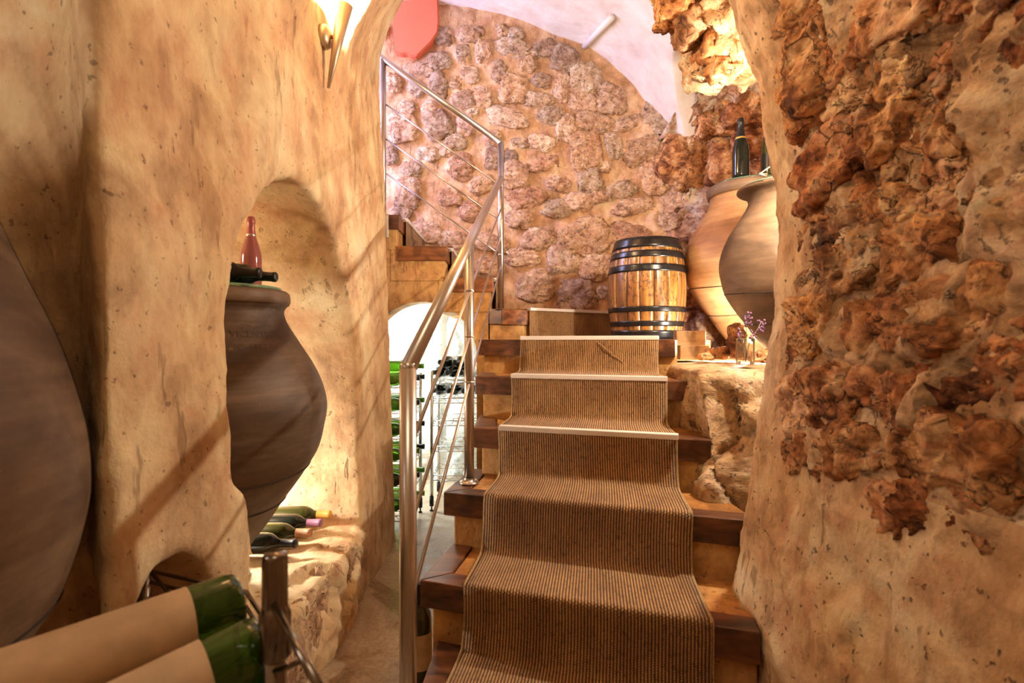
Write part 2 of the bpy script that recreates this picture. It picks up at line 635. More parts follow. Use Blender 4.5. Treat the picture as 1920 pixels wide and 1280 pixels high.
def clay(name, cols):
    m, nt, bs = new_mat(name)
    tc = nd(nt, 'ShaderNodeTexCoord').outputs['Object']
    n = noise(nt, mapping(nt, tc, (1, 1, 2.2)), 2.6, 6, 0.6, 0.5)
    base = ramp(nt, n, [(0.28, cols[0]), (0.5, cols[1]), (0.75, cols[2])])
    s = noise(nt, mapping(nt, tc, (2, 2, 40)), 1.5, 4)
    base = mixc(nt, 0.25, base, ramp(nt, s, [(0.3, (0.3, 0.3, 0.3)), (0.7, (0.75, 0.73, 0.7))]), 'OVERLAY')
    sp = ramp(nt, noise(nt, tc, 38, 3), [(0.80, (0, 0, 0)), (0.90, (1, 1, 1))])
    base = mixc(nt, mth(nt, 'MULTIPLY', sp, 0.3), base, tuple(min(1, c * 1.6) for c in cols[2]))
    nt.links.new(base, bs.inputs['Base Color'])
    bs.inputs['Roughness'].default_value = 0.55
    bs.inputs['Specular IOR Level'].default_value = 0.35
    p = bump(nt, bs, s, 0.12, 0.004)
    bump(nt, bs, noise(nt, tc, 24, 5), 0.12, 0.01, p)
    return m


M['clay_dark'] = clay('smoky_brown_clay', [(0.052, 0.030, 0.017), (0.105, 0.064, 0.037), (0.17, 0.112, 0.068)])
M['clay_grey'] = clay('grey_brown_clay', [(0.09, 0.052, 0.030), (0.155, 0.095, 0.056), (0.22, 0.148, 0.092)])
M['clay_tan'] = clay('tan_clay', [(0.26, 0.12, 0.045), (0.36, 0.185, 0.078), (0.45, 0.265, 0.125)])
M['seam'] = simple('dark_clay_seam', (0.03, 0.018, 0.012), 0.8)


def glass_mat(name, col, trans=0.6, rough=0.06):
    m, nt, bs = new_mat(name)
    bs.inputs['Base Color'].default_value = (*col, 1)
    bs.inputs['Roughness'].default_value = rough
    bs.inputs['Transmission Weight'].default_value = trans
    bs.inputs['IOR'].default_value = 1.5
    return m


M['glass_green'] = glass_mat('green_bottle_glass', (0.07, 0.22, 0.015), 0.8)
M['glass_bright'] = glass_mat('bright_green_glass', (0.22, 0.48, 0.05), 0.7)
M['glass_black'] = glass_mat('dark_bottle_glass', (0.012, 0.014, 0.010), 0.1)
M['glass_olive'] = glass_mat('olive_bottle_glass', (0.05, 0.05, 0.012), 0.3)
M['glass_pink'] = glass_mat('rose_bottle_glass', (0.42, 0.13, 0.12), 0.35, 0.1)
M['glass_clear'] = glass_mat('clear_glass', (0.90, 0.86, 0.72), 0.95, 0.02)
M['glass_plate'] = glass_mat('green_edged_glass', (0.35, 0.70, 0.52), 0.8, 0.05)
M['paper'] = simple('cream_label_paper', (0.60, 0.44, 0.27), 0.7, var=0.15, vscale=14)
M['paper_white'] = simple('white_label_paper', (0.74, 0.72, 0.68), 0.65, var=0.1, vscale=14)
M['paper_old'] = simple('stained_label_paper', (0.55, 0.36, 0.16), 0.7, var=0.3, vscale=30)
M['foil_black'] = simple('black_foil', (0.012, 0.012, 0.013), 0.35)
M['foil_gold'] = simple('amber_foil', (0.62, 0.30, 0.06), 0.4)
M['foil_purple'] = simple('mauve_foil', (0.34, 0.15, 0.24), 0.45)
M['foil_tan'] = simple('tan_foil', (0.50, 0.25, 0.13), 0.5)
M['foil_pink'] = simple('rose_foil', (0.40, 0.12, 0.11), 0.4, 0.3)
M['silver'] = simple('silver_ring', (0.7, 0.68, 0.66), 0.25, 1.0)
M['gold'] = simple('gold_print', (0.80, 0.52, 0.12), 0.35, 0.7)
M['print_white'] = simple('white_print', (0.8, 0.8, 0.8), 0.5)
M['print_blue'] = simple('blue_label', (0.02, 0.03, 0.16), 0.4)
M['black_plastic'] = simple('black_plastic', (0.01, 0.01, 0.01), 0.5)
M['lavender'] = simple('lavender_petal', (0.20, 0.10, 0.19), 0.8, var=0.4, vscale=60)
M['stem'] = simple('dry_stem', (0.20, 0.20, 0.10), 0.8)
M['ink'] = simple('dark_stamp_ink', (0.075, 0.046, 0.030), 0.8)


def carpet_mat():
    m, nt, bs = new_mat('sisal_carpet')
    uv = nd(nt, 'ShaderNodeTexCoord').outputs['UV']
    sep = nd(nt, 'ShaderNodeSeparateXYZ')
    nt.links.new(uv, sep.inputs[0])
    u = mth(nt, 'MULTIPLY', sep.outputs[0], 2 * math.pi / 0.0085)
    v = mth(nt, 'MULTIPLY', sep.outputs[1], 2 * math.pi / 0.0062)
    su = mth(nt, 'SINE', u)
    rib = mth(nt, 'MULTIPLY_ADD', su, 0.5)
    rib.node.inputs[2].default_value = 0.5
    half = mth(nt, 'FLOOR', mth(nt, 'DIVIDE', u, 2 * math.pi))
    vv = mth(nt, 'ADD', v, mth(nt, 'MULTIPLY', half, math.pi))
    knot = mth(nt, 'MULTIPLY_ADD', mth(nt, 'SINE', vv), 0.5)
    knot.node.inputs[2].default_value = 0.5
    h = mth(nt, 'MULTIPLY', rib, mth(nt, 'ADD', mth(nt, 'MULTIPLY', knot, 0.45), 0.55))
    col = ramp(nt, h, [(0.08, (0.095, 0.038, 0.011)), (0.4, (0.33, 0.17, 0.060)), (0.85, (0.61, 0.385, 0.175))])
    n = noise(nt, mapping(nt, uv, (6, 3, 1)), 2.0, 5, 0.6)
    col = mixc(nt, 0.6, col, ramp(nt, n, [(0.3, (0.36, 0.33, 0.3)), (0.7, (0.66, 0.66, 0.66))]), 'OVERLAY')
    sp = ramp(nt, noise(nt, mapping(nt, uv, (90, 60, 1)), 1.0, 2), [(0.28, (0.5, 0.5, 0.5)), (0.4, (1, 1, 1))])
    col = mixc(nt, 0.7, col, sp, 'MULTIPLY')
    nt.links.new(col, bs.inputs['Base Color'])
    bs.inputs['Roughness'].default_value = 0.75
    bs.inputs['Specular IOR Level'].default_value = 0.3
    bs.inputs['Sheen Weight'].default_value = 0.15
    bump(nt, bs, h, 0.8, 0.004)
    return m


M['carpet'] = carpet_mat()
M['carpet_edge'] = simple('carpet_binding', (0.40, 0.27, 0.13), 0.9, var=0.3, vscale=200)


def floor_mat():
    m, nt, bs = new_mat('polished_cement')
    tc = nd(nt, 'ShaderNodeTexCoord').outputs['Object']
    n = noise(nt, tc, 3.2, 7, 0.65, 0.8)
    base = ramp(nt, n, [(0.28, (0.22, 0.15, 0.09)), (0.5, (0.36, 0.27, 0.175)), (0.74, (0.48, 0.40, 0.30))])
    s = noise(nt, tc, 70, 3, 0.6)
    base = mixc(nt, 0.3, base, ramp(nt, s, [(0.35, (0.3, 0.27, 0.25)), (0.65, (0.7, 0.7, 0.7))]), 'OVERLAY')
    nt.links.new(base, bs.inputs['Base Color'])
    nt.links.new(ramp(nt, n, [(0.3, (0.22,) * 3), (0.7, (0.42,) * 3)]), bs.inputs['Roughness'])
    bump(nt, bs, noise(nt, tc, 26, 5, 0.6), 0.12, 0.01)
    return m


M['floor'] = floor_mat()


def stave_mat():
    m, nt, bs = new_mat('varnished_oak_stave')
    tc = nd(nt, 'ShaderNodeTexCoord').outputs['Object']
    oi = nd(nt, 'ShaderNodeObjectInfo')
    n = noise(nt, mapping(nt, tc, (16, 16, 2.0)), 1.5, 6, 0.6, 0.5)
    base = ramp(nt, n, [(0.3, (0.13, 0.055, 0.014)), (0.5, (0.25, 0.115, 0.03)), (0.72, (0.37, 0.19, 0.055))])
    base = mixc(nt, 0.9, base, oi.outputs['Color'], 'MULTIPLY')
    sp = ramp(nt, noise(nt, mapping(nt, tc, (1, 1, 0.6)), 75, 4, 0.65), [(0.38, (1, 1, 1)), (0.47, (0, 0, 0))])
    gate = ramp(nt, noise(nt, tc, 6, 3), [(0.38, (0, 0, 0)), (0.55, (1, 1, 1))])
    base = mixc(nt, mth(nt, 'MULTIPLY', mth(nt, 'MULTIPLY', sp, gate), 0.8), base, (0.05, 0.022, 0.01))
    nt.links.new(base, bs.inputs['Base Color'])
    bs.inputs['Roughness'].default_value = 0.36
    bs.inputs['Coat Weight'].default_value = 0.3
    bs.inputs['Coat Roughness'].default_value = 0.15
    bump(nt, bs, n, 0.15, 0.003)
    return m


M['stave'] = stave_mat()

# ------------------------------------------------------------------ the setting
XR_Z = np.array([0, .35, .6, .95, 1.1, 1.35, 1.5, 1.65, 1.8, 1.93, 2.02, 2.2, 2.5])
XR_X = np.array([.60, .60, .65, .69, .715, .735, .73, .70, .675, .625, .595, .5, .25])


def left_solid(x, y, z):
    xs = -0.615 - 0.035 * z
    # spring height of the vault along the corridor
    zc = np.interp(y, [-1, 1.74, 1.82, 2.05, 2.10, 2.85, 3.0], [1.98, 1.98, 2.36, 2.36, 2.0, 2.47, 2.47])
    R = 0.04 + 0.615 + 0.035 * zc
    low = x - xs
    high = R - np.sqrt((x - 0.04) ** 2 + (z - zc) ** 2)
    g = np.where(z < zc, low, high)
    g = smax(g, y - 2.86, 0.05)
    g = np.maximum(g, x - 0.1)
    # sill of the niche, a rough block standing out a little at the foot
    blk = np.maximum(np.maximum(np.abs(y - 1.72) - 0.52, z - 0.275), x + 0.625 + 0.03 * np.sin(y * 9.0))
    g = smin(g, blk, 0.03)
    # arched niche
    ylo = 1.235 + 0.065 * sstep(.74, .66, z) + 0.02 * sstep(.95, 1.4, z)
    yc = 1.715
    hw = np.where(y < yc, yc - ylo, 0.525 - 0.05 * sstep(.9, 1.3, z) + 0 * y)
    lowd = np.abs(y - yc) - hw
    ell = (np.sqrt(((y - yc) / hw) ** 2 + (np.maximum(z - 1.07, 0) / 0.485) ** 2) - 1) * 0.5
    nich = np.where(z < 1.07, lowd, ell)
    nich = smax(nich, 0.275 - z, 0.05)
    nich = smax(nich, -(x + 1.36), 0.12)
    g = smax(g, -nich, 0.028)
    # tall recess of the nearest jar, its far side slanting back behind the pillar
    rec = (x + .65) * .737 + (y - (.835 - 0.035 * (z - .8))) * .676
    rec = smax(rec, -(x + 1.5), 0.1)
    rec = smax(rec, y - 1.07, 0.06)
    rec = np.maximum(rec, z - 2.9)
    g = smax(g, -rec, 0.05)
    # low dark hole at the foot of the pillar
    hole = np.sqrt(((y - 1.0) / 0.135) ** 2 + (np.maximum(z - 0.50, 0) / 0.14) ** 2 + 0 * x) - 1
    hole = smax(hole * 0.13, -(x + 0.95), 0.03)
    g = smax(g, -hole, 0.02)
    return g


def detail_plaster(V, Q, amp=0.010, seed=0.0):
    N = vnormals(V, Q)
    d = amp * fbm(V * np.array([3.0, 3.0, 2.4]) + seed, 5, 0.55)
    d += amp * 0.35 * fbm(V * 16 + seed + 5, 3)
    return V + N * d[:, None]


V, Q = surface_nets(left_solid, (-1.8, -0.7, -0.06), (0.12, 2.96, 3.42), 0.0165)
V = relax(V, Q, 2)
V = detail_plaster(V, Q, 0.014, 3.0)
N = vnormals(V, Q)
# broken stone showing below the sill of the niche
rk = sstep(0.33, 0.24, V[:, 2]) * sstep(1.2, 1.35, V[:, 1]) * sstep(2.32, 2.15, V[:, 1]) * sstep(-0.85, -0.7, V[:, 0])
f1, f2, idv = cell(V * 6.5 + 3)
V = V + N * (rk * (0.035 * facets(V * 5.0 + 2) + 0.012 * facets(V * 17.0) + 0.012 * fbm(V * 14, 4)))[:, None]
wl = np_mesh('wall_left', V, Q, M['plaster_left'])
tag(wl, 'cream plastered cellar wall on the left with an arched niche and deep recess', 'wall', kind='structure')


def right_solid(x, y, z):
    xr = np.interp(z, XR_Z, XR_X)
    g = xr - x
    g = smax(g, y - 1.60, 0.20)
    return g


V, Q = surface_nets(right_solid, (0.2, -0.7, -0.06), (1.25, 1.72, 2.56), 0.0125)
V = relax(V, Q, 2)
N = vnormals(V, Q)
reg = sstep(0.68, 0.92, V[:, 2] + 0.06 * fbm(V * 4, 2)) * sstep(1.36, 1.27, V[:, 1] + 0.05 * fbm(V * 5 + 3, 2))
d = 0.016 * fbm(V * 3.0, 5) + 0.008 * fbm(V * 16, 5, 0.6) + 0.006 * facets(V * 9.0) * sstep(1.5, 1.25, V[:, 1])
f1, f2, idv = cell(V * np.array([6, 6, 8.0]) + 0.5 * fbm(V * 5, 2)[:, None])
d += reg * (0.035 * facets(V * 8.0 + 0.25 * fbm(V * 9, 2)[:, None]) + 0.010 * facets(V * 21.0, 3) + 0.014 * fbm(V * 15, 5, 0.6) - 0.004)
V = V + N * d[:, None]
wr = np_mesh('wall_right', V, Q, M['plaster_right'])
wr.data.materials.append(M['rock_base'])
cen = reg[Q].mean(1) > 0.5
wr.data.polygons.foreach_set('material_index', cen.astype(np.int32))
tag(wr, 'rough rubble and plaster wall on the right in the foreground', 'wall', kind='structure')

# rock-edged arch above the stairs, right half
def arch_right(x, y, z):
    zc = 2.06
    R = 0.71
    high = R - np.sqrt((x - 0.04) ** 2 + (z - zc) ** 2)
    low = 0.77 - x
    g = np.where(z < zc, low, high)
    g = np.maximum(g, np.abs(y - 2.10) - 0.16)
    g = np.maximum(g, 2.13 + 0.10 * (x - 0.8) - z)
    return g


V, Q = surface_nets(arch_right, (0.02, 1.85, 1.85), (1.35, 2.4, 2.95), 0.014)
V = relax(V, Q, 2)
N = vnormals(V, Q)
f1, f2, idv = cell(V * 9.0)
V = V + N * (0.05 * (idv - 0.5) + 0.035 * fbm(V * 7, 5, 0.6) + 0.012 * ridged(V * 20, 3))[:, None]
ar = np_mesh('wall_arch', V, Q, M['rock_base'])
tag(ar, 'broken orange rock edge of the arch above the stairs', 'wall', kind='structure')

# lid above the corridor
prism('ceiling_corridor', [(-1.8, -0.7), (1.4, -0.7), (1.4, 2.2), (-1.8, 2.2)], 2.80, 2.9, M['plaster_left'], None, 0)
tag(bpy.data.objects['ceiling_corridor'], 'plaster vault over the corridor', 'ceiling', kind='structure')
prism('wall_rear', [(-1.8, -0.8), (1.3, -0.8), (1.3, -0.68), (-1.8, -0.68)], -0.05, 2.9, M['plaster_left'], None, 0)
tag(bpy.data.objects['wall_rear'], 'plaster end wall of the corridor', 'wall', kind='structure')

prism('wall_above_arch', [(0.08, 2.2), (2.1, 2.2), (2.1, 2.32), (0.08, 2.32)], 2.80, 3.6, M['plaster_left'], None, 0)
tag(bpy.data.objects['wall_above_arch'], 'plaster wall above the arch', 'wall', kind='structure')

# floor
fl = prism('floor', [(-1.9, -0.8), (1.4, -0.8), (1.4, 4.4), (-1.9, 4.4)], -0.10, 0.0, M['floor'], None, 0)
tag(fl, 'polished brown cement floor of the cellar corridor', 'floor', kind='structure')

Z4 = [(840, 180, 60, 60, 'O'), (920, 200, 80, 70, 'G'), (890, 285, 180, 80, 'G'), (1085, 290, 120, 80, 'D'), (725, 320, 80, 130, 'P'), (600, 325, 70, 90, 'G'),
      (480, 215, 90, 80, 'D'), (455, 370, 120, 90, 'G'), (345, 415, 140, 80, 'P'), (820, 430, 90, 100, 'D'), (985, 390, 80, 80, 'O'), (1210, 360, 130, 140, 'D'),
      (1070, 480, 90, 70, 'D'), (1330, 470, 150, 150, 'G'), (905, 535, 150, 140, 'O'), (720, 580, 90, 110, 'P'), (450, 510, 100, 120, 'D'), (600, 600, 110, 90, 'D'),
      (1050, 600, 140, 80, 'G'), (1200, 530, 90, 140, 'P'), (1320, 610, 140, 90, 'P'), (1490, 600, 150, 140, 'P'), (870, 700, 190, 100, 'L'), (1130, 690, 140, 80, 'G'),
      (1215, 765, 90, 130, 'L'), (1390, 735, 180, 100, 'O'), (1590, 740, 140, 70, 'P'), (450, 750, 130, 140, 'D'), (235, 770, 150, 140, 'P'), (620, 750, 90, 110, 'P'),
      (555, 850, 120, 70, 'G'), (940, 855, 80, 50, 'G'), (1070, 855, 120, 80, 'L'), (1080, 985, 140, 70, 'R'), (1340, 910, 160, 180, 'O'), (1505, 880, 90, 130, 'G'),
      (1690, 890, 220, 130, 'O'), (1745, 1060, 160, 160, 'O'), (1360, 1080, 110, 110, 'G'), (1450, 1000, 60, 60, 'L'), (1170, 1105, 110, 70, 'P'), (920, 1050, 130, 130, 'P'),
      (790, 950, 100, 110, 'D'), (890, 940, 70, 80, 'D'), (590, 1000, 130, 120, 'R'), (390, 920, 100, 70, 'G'), (295, 1015, 100, 80, 'D'), (710, 1110, 110, 90, 'O'),
      (530, 1185, 120, 80, 'R'), (270, 1160, 130, 160, 'P'), (990, 1180, 180, 110, 'R'), (1160, 1250, 150, 80, 'G'), (1540, 1140, 140, 80, 'G'), (1300, 1210, 130, 90, 'P'),
      (1620, 1240, 180, 80, 'P'), (1850, 1200, 140, 140, 'P'), (180, 500, 80, 90, 'P'), (270, 640, 80, 70, 'L'), (400, 650, 80, 70, 'P'), (640, 450, 90, 80, 'G'),
      (120, 190, 50, 70, 'P'), (630, 205, 110, 80, 'P'), (700, 180, 50, 40, 'P'), (170, 930, 70, 90, 'D'), (660, 660, 60, 50, 'L'), (500, 900, 80, 60, 'P'),
      (1760, 690, 150, 190, 'G'), (320, 530, 80, 70, 'G'), (780, 820, 70, 60, 'P'), (560, 500, 60, 60, 'O'), (1420, 1180, 80, 60, 'P')]
Z6 = [(390, 170, 150, 110, 'P'), (540, 230, 180, 90, 'P'), (1320, 210, 260, 180, 'O'), (940, 100, 120, 90, 'P'), (1050, 220, 150, 110, 'P'), (960, 325, 160, 80, 'L'),
      (1200, 345, 170, 130, 'L'), (1620, 185, 200, 100, 'R'), (1040, 500, 190, 140, 'P'), (1280, 540, 170, 140, 'D'), (1450, 540, 70, 70, 'D'), (1400, 390, 150, 130, 'P'),
      (770, 240, 160, 80, 'P'), (750, 390, 120, 80, 'O'), (1820, 100, 160, 110, 'P'), (640, 50, 110, 90, 'R'), (230, 60, 90, 80, 'D'), (1340, 620, 100, 50, 'P')]
# back wall: rubble set in mortar
nx, nz = 300, 250
gx = np.linspace(-1.9, 1.45, nx); gz = np.linspace(0.95, 3.75, nz)
GX, GZ = np.meshgrid(gx, gz, indexing='ij')


def back_y(x):
    return 3.9 - 0.06 * np.clip((x - 0.95) / 0.45, 0, 2) ** 1.6


P = np.stack([GX, back_y(GX), GZ], -1).reshape(-1, 3).astype(np.float32)
lump = 0.022 * fbm(P * 3.2, 4) + 0.012 * fbm(P * 11, 4)
# mortar smeared up around every stone
fil = np.zeros(len(P), np.float32)
for (cx, cy, w, h, c) in Z4 + [(x, y + 1216, w, h, c) for x, y, w, h, c in Z6]:
    px, py, w, h = 680 + cx / 3.2, cy / 3.2, w / 3.2, h / 3.2
    yy = float(back_y(np.array([(px - 960) * 3.87 / F]))[0])
    p = W(px, py, yy - 0.02)
    e = np.sqrt(((P[:, 0] - p.x) / (w / 2 * yy / F)) ** 2 + ((P[:, 2] - p.z) / (h / 2 * yy / F)) ** 2)
    fil = np.maximum(fil, np.where(e < 2.2, np.exp(-((e - 1.0) / 0.38) ** 2), 0))
lump += 0.026 * fil * (0.75 + 0.8 * fbm(P * 9 + 4, 3))
P[:, 1] -= lump
bq = grid_quads(nx, nz)
keep = ~((P[bq[:, 0], 0] < -0.15) & (P[bq[:, 0], 2] < 1.42))
wb = np_mesh('wall_back', P, bq[keep], M['mortar'])
tag(wb, 'rubble stone back wall of the stairwell set in sandy mortar', 'wall', kind='structure')

# vault over the stairwell
prof = smooth_profile([(-2.3, 3.1), (-1.7, 3.36), (-1.0, 3.50), (-.45, 3.52), (0, 3.43), (.53, 3.22), (.8, 3.03), (1.0, 2.79), (1.15, 2.58), (1.27, 2.40)], 10)
prof = np.array(prof)
ny, nt_ = 90, 110
ys = np.linspace(2.32, 4.0, ny)
zedge = np.interp(ys, [2.3, 2.6, 2.9, 3.3, 3.55, 3.72, 3.82, 4.0], [2.96, 2.97, 2.93, 2.80, 2.66, 2.50, 2.42, 2.42])
rows = []
for y, ze in zip(ys, zedge):
    k = np.argmax((prof[:, 1] < ze) & (prof[:, 0] > 0))
    if k == 0: k = len(prof) - 1
    t = (prof[k - 1, 1] - ze) / (prof[k - 1, 1] - prof[k, 1] + 1e-9)
    t = min(max(t, 0), 1)
    end = prof[k - 1] + (prof[k] - prof[k - 1]) * t
    pts = np.vstack([prof[:k], end])
    s = np.concatenate([[0], np.cumsum(np.linalg.norm(np.diff(pts, axis=0), axis=1))])
    q = np.linspace(0, s[-1], nt_)
    xx = np.interp(q, s, pts[:, 0]); zz = np.interp(q, s, pts[:, 1])
    row = [(a, y, b) for a, b in zip(xx, zz)]
    # rounded lip and thickness of the side arch
    for (du, dz) in ((0.012, -0.006), (0.05, 0.0), (0.11, 0.012), (0.2, 0.03), (0.5, 0.08)):
        row.append((xx[-1] + du, y - du * 0.15, zz[-1] + dz))
    rows.append(row)
P = np.array(rows, np.float32)
nu, nv = P.shape[:2]
P = P.reshape(-1, 3)
QQ = grid_quads(nu, nv)
N = vnormals(P, QQ)
P = P + N * (0.012 * fbm(P * 2.5, 4))[:, None]
cl = np_mesh('ceiling', P, QQ, M['vault'])
tag(cl, 'white plastered vault over the turn of the stairs', 'ceiling', kind='structure')
tr = tube('trim_1', [(.528, 3.88, 3.205), (.585, 3.64, 3.170), (.642, 3.40, 3.130)], 0.02, M['white_strip'])
tag(tr, 'white bead along the arris of the vault', 'trim', kind='structure')

# rock alcove behind the right hand jars
plan = smooth_profile([(1.08, 3.97), (1.22, 3.84), (1.38, 3.74), (1.6, 3.60), (1.87, 3.3), (2.02, 2.8), (2.0, 2.2), (1.8, 1.75), (1.35, 1.5)], 14)
plan = np.array(plan)
gz = np.linspace(0.86, 3.05, 150)
s = np.concatenate([[0], np.cumsum(np.linalg.norm(np.diff(plan, axis=0), axis=1))])
q = np.linspace(0, s[-1], 190)
px_, py_ = np.interp(q, s, plan[:, 0]), np.interp(q, s, plan[:, 1])
P = np.stack([np.repeat(px_, 150), np.repeat(py_, 150), np.tile(gz, 190)], 1).astype(np.float32)
# lean inwards towards the top so the alcove closes
top = sstep(2.45, 3.05, P[:, 2])
P[:, 0] = P[:, 0] + (1.35 - P[:, 0]) * 0.75 * top
P[:, 1] = P[:, 1] + (2.7 - P[:, 1]) * 0.75 * top
QQ = grid_quads(190, 150)[:, ::-1]
N = vnormals(P, QQ)
f1, f2, idv = cell(P * 4.2 + 0.3 * fbm(P * 4, 2)[:, None])
P = P + N * (0.12 * (idv - 0.5) - 0.05 * sstep(0.2, 0, f2 - f1) + 0.05 * fbm(P * 5, 5, 0.6) + 0.015 * ridged(P * 14, 3))[:, None]
al = np_mesh('wall_alcove', P, QQ, M['rock_alcove'])
tag(al, 'pinkish brown rock face of the alcove behind the jars', 'wall', kind='structure')


def ledge_solid(x, y, z):
    g = np.maximum(0.63 - x + 0.10 * (y - 1.7), z - 0.955)
    g = smax(g, 1.66 + 0.16 * sstep(0.55, 0.98, z) + 0.05 * sstep(0.8, 0.7, x) - y, 0.05)
    return np.maximum(g, np.maximum(x - 2.05, y - 3.95))


V, Q = surface_nets(ledge_solid, (0.5, 1.5, 0.0), (2.12, 4.05, 1.1), 0.016)
V = relax(V, Q, 2)
N = vnormals(V, Q)
f1, f2, idv = cell(V * 4.5 + 0.3 * fbm(V * 5, 2)[:, None])
side = sstep(0.95, 0.85, V[:, 2])
V = V + N * (side * (0.05 * (idv - 0.5) - 0.02 * sstep(0.15, 0, f2 - f1) + 0.03 * fbm(V * 6, 5, 0.6)) + (1 - side) * (0.010 * fbm(V * 6, 4)))[:, None]
lg = np_mesh('stone_ledge', V, Q, M['rock_ledge'])
tag(lg, 'lumpy rock ledge beside the stairs carrying the jars and vase', 'ledge', kind='structure')

# salmon painted recess panel on the back wall
sp_px = [(733, -60), (737, 60), (741, 97), (752, 100), (762, 99), (770, 104), (781, 105), (790, 96), (808, 78), (820, 60), (822, 40), (819, -60)]
bm = bmesh.new()
fr = [bm.verts.new(W(x, y, 3.835)) for x, y in sp_px]
bk = [bm.verts.new(W(x, y, 3.835) + Vector((0, 0.12, 0))) for x, y in sp_px]
bm.faces.new(fr[::-1]); bm.faces.new(bk)
for i in range(len(fr)):
    j = (i + 1) % len(fr)
    bm.faces.new((fr[i], fr[j], bk[j], bk[i]))
bmesh.ops.recalc_face_normals(bm, faces=bm.faces)
bmesh.ops.bevel(bm, geom=[e for e in bm.edges], offset=0.006, segments=2, affect='EDGES')
o = bm_obj('painted_panel', bm, M['salmon'])
tag(o, 'salmon pink painted plaster panel high on the rubble wall', 'panel', kind='structure')

# ------------------------------------------------------------------ stones set in the walls
def stone_mesh(name, sub, seed, rough, mat, pits=0.0):
    bm = bmesh.new()
    bmesh.ops.create_icosphere(bm, subdivisions=sub, radius=1.0)
    me = bpy.data.meshes.new(name)
    bm.to_mesh(me); bm.free()
    n = len(me.vertices)
    co = np.empty(n * 3, np.float32)
    me.vertices.foreach_get('co', co)
    p = co.reshape(-1, 3).astype(np.float32)
    e = 3.2
    v = p / (np.sum(np.abs(p) ** e, 1) ** (1 / e))[:, None]
    d = 0.30 * fbm(p * 1.1 + seed * 3.7, 3) + rough * 0.20 * fbm(p * 3.0 + seed, 5, 0.6)
    f1, f2, idv = cell(p * 1.7 + seed)
    d += rough * (0.22 * (idv - 0.5) - 0.10 * sstep(0.2, 0, f2 - f1))
    if pits:
        d += rough * 0.07 * ridged(p * 5 + seed, 4)
        g1, g2, gi = cell(p * 4.5 + seed * 2)
        d -= pits * sstep(0.42, 0.18, g1) * (gi > 0.55)
    v = v * (1 + d)[:, None]
    me.vertices.foreach_set('co', v.astype(np.float32).ravel())
    me.materials.append(mat)
    me.polygons.foreach_set('use_smooth', [True] * len(me.polygons))
    me.update()
    return me


STONE = {'R': (0.88, 0.60, 0.46), 'O': (1.06, 0.86, 0.67), 'P': (1.12, 0.95, 0.85), 'G': (0.95, 0.92, 0.88), 'D': (0.74, 0.66, 0.64), 'L': (1.4, 1.3, 1.22), 'C': (1.2, 1.08, 0.88)}
rnd = random.Random(5)


def put_stone(me, parent, center, tang, up, nrm, a, b, c, col, rot):
    o = bpy.data.objects.new('stone', me)
    COL.objects.link(o)
    o.parent = parent
    t = tang * math.cos(rot) + up * math.sin(rot)
    u = -tang * math.sin(rot) + up * math.cos(rot)
    mt = Matrix((t * a, u * b, nrm * c)).transposed().to_4x4()
    mt.translation = center
    o.matrix_world = mt
    k = rnd.uniform(0.85, 1.15)
    o.color = (*[min(1.6, v * k) for v in STONE[col]], 1)
    return o




def rugged_stone(parent, center, tang, up, nrm, a, b, c, col, rot, seed, sub=5, mat=None, k=1.0):
    """one stone of the rough walls, broken faces made at its true size"""
    bm = bmesh.new()
    bmesh.ops.create_icosphere(bm, subdivisions=sub, radius=1.0)
    me = bpy.data.meshes.new('rugged_stone')
    bm.to_mesh(me); bm.free()
    n = len(me.vertices)
    co = np.empty(n * 3, np.float32)
    me.vertices.foreach_get('co', co)
    p = co.reshape(-1, 3)
    e = 5.0
    v = p / (np.sum(np.abs(p) ** e, 1) ** (1 / e))[:, None]
    v = v * np.array([a, b, c], np.float32)
    nn = p / np.array([a, b, c], np.float32)
    nn /= np.linalg.norm(nn, axis=1)[:, None]
    q = v + seed * 1.37
    m = min(a, b)
    d = 0.40 * m * fbm(q * (0.6 / m), 3)
    wq = q + 0.012 * np.stack([fbm(q * 18, 2), fbm(q * 18 + 7, 2), fbm(q * 18 + 13, 2)], 1)
    d += 0.26 * m * facets(wq * (0.9 / m))
    d += k * 0.010 * facets(wq * 24.0, 5)
    d += k * (0.012 * fbm(q * 17.0, 5, 0.62))
    g1, g2, gi = cell(q * 30 + 5)
    d -= k * 0.012 * sstep(0.42, 0.12, g1) * (gi > 0.7)
    v = v + nn * d[:, None]
    me.vertices.foreach_set('co', v.astype(np.float32).ravel())
    me.materials.append(mat or M['rock_right'])
    me.polygons.foreach_set('use_smooth', [True] * len(me.polygons))
    me.update()
    return put_stone(me, parent, center, tang, up, nrm, 1, 1, 1, col, rot)


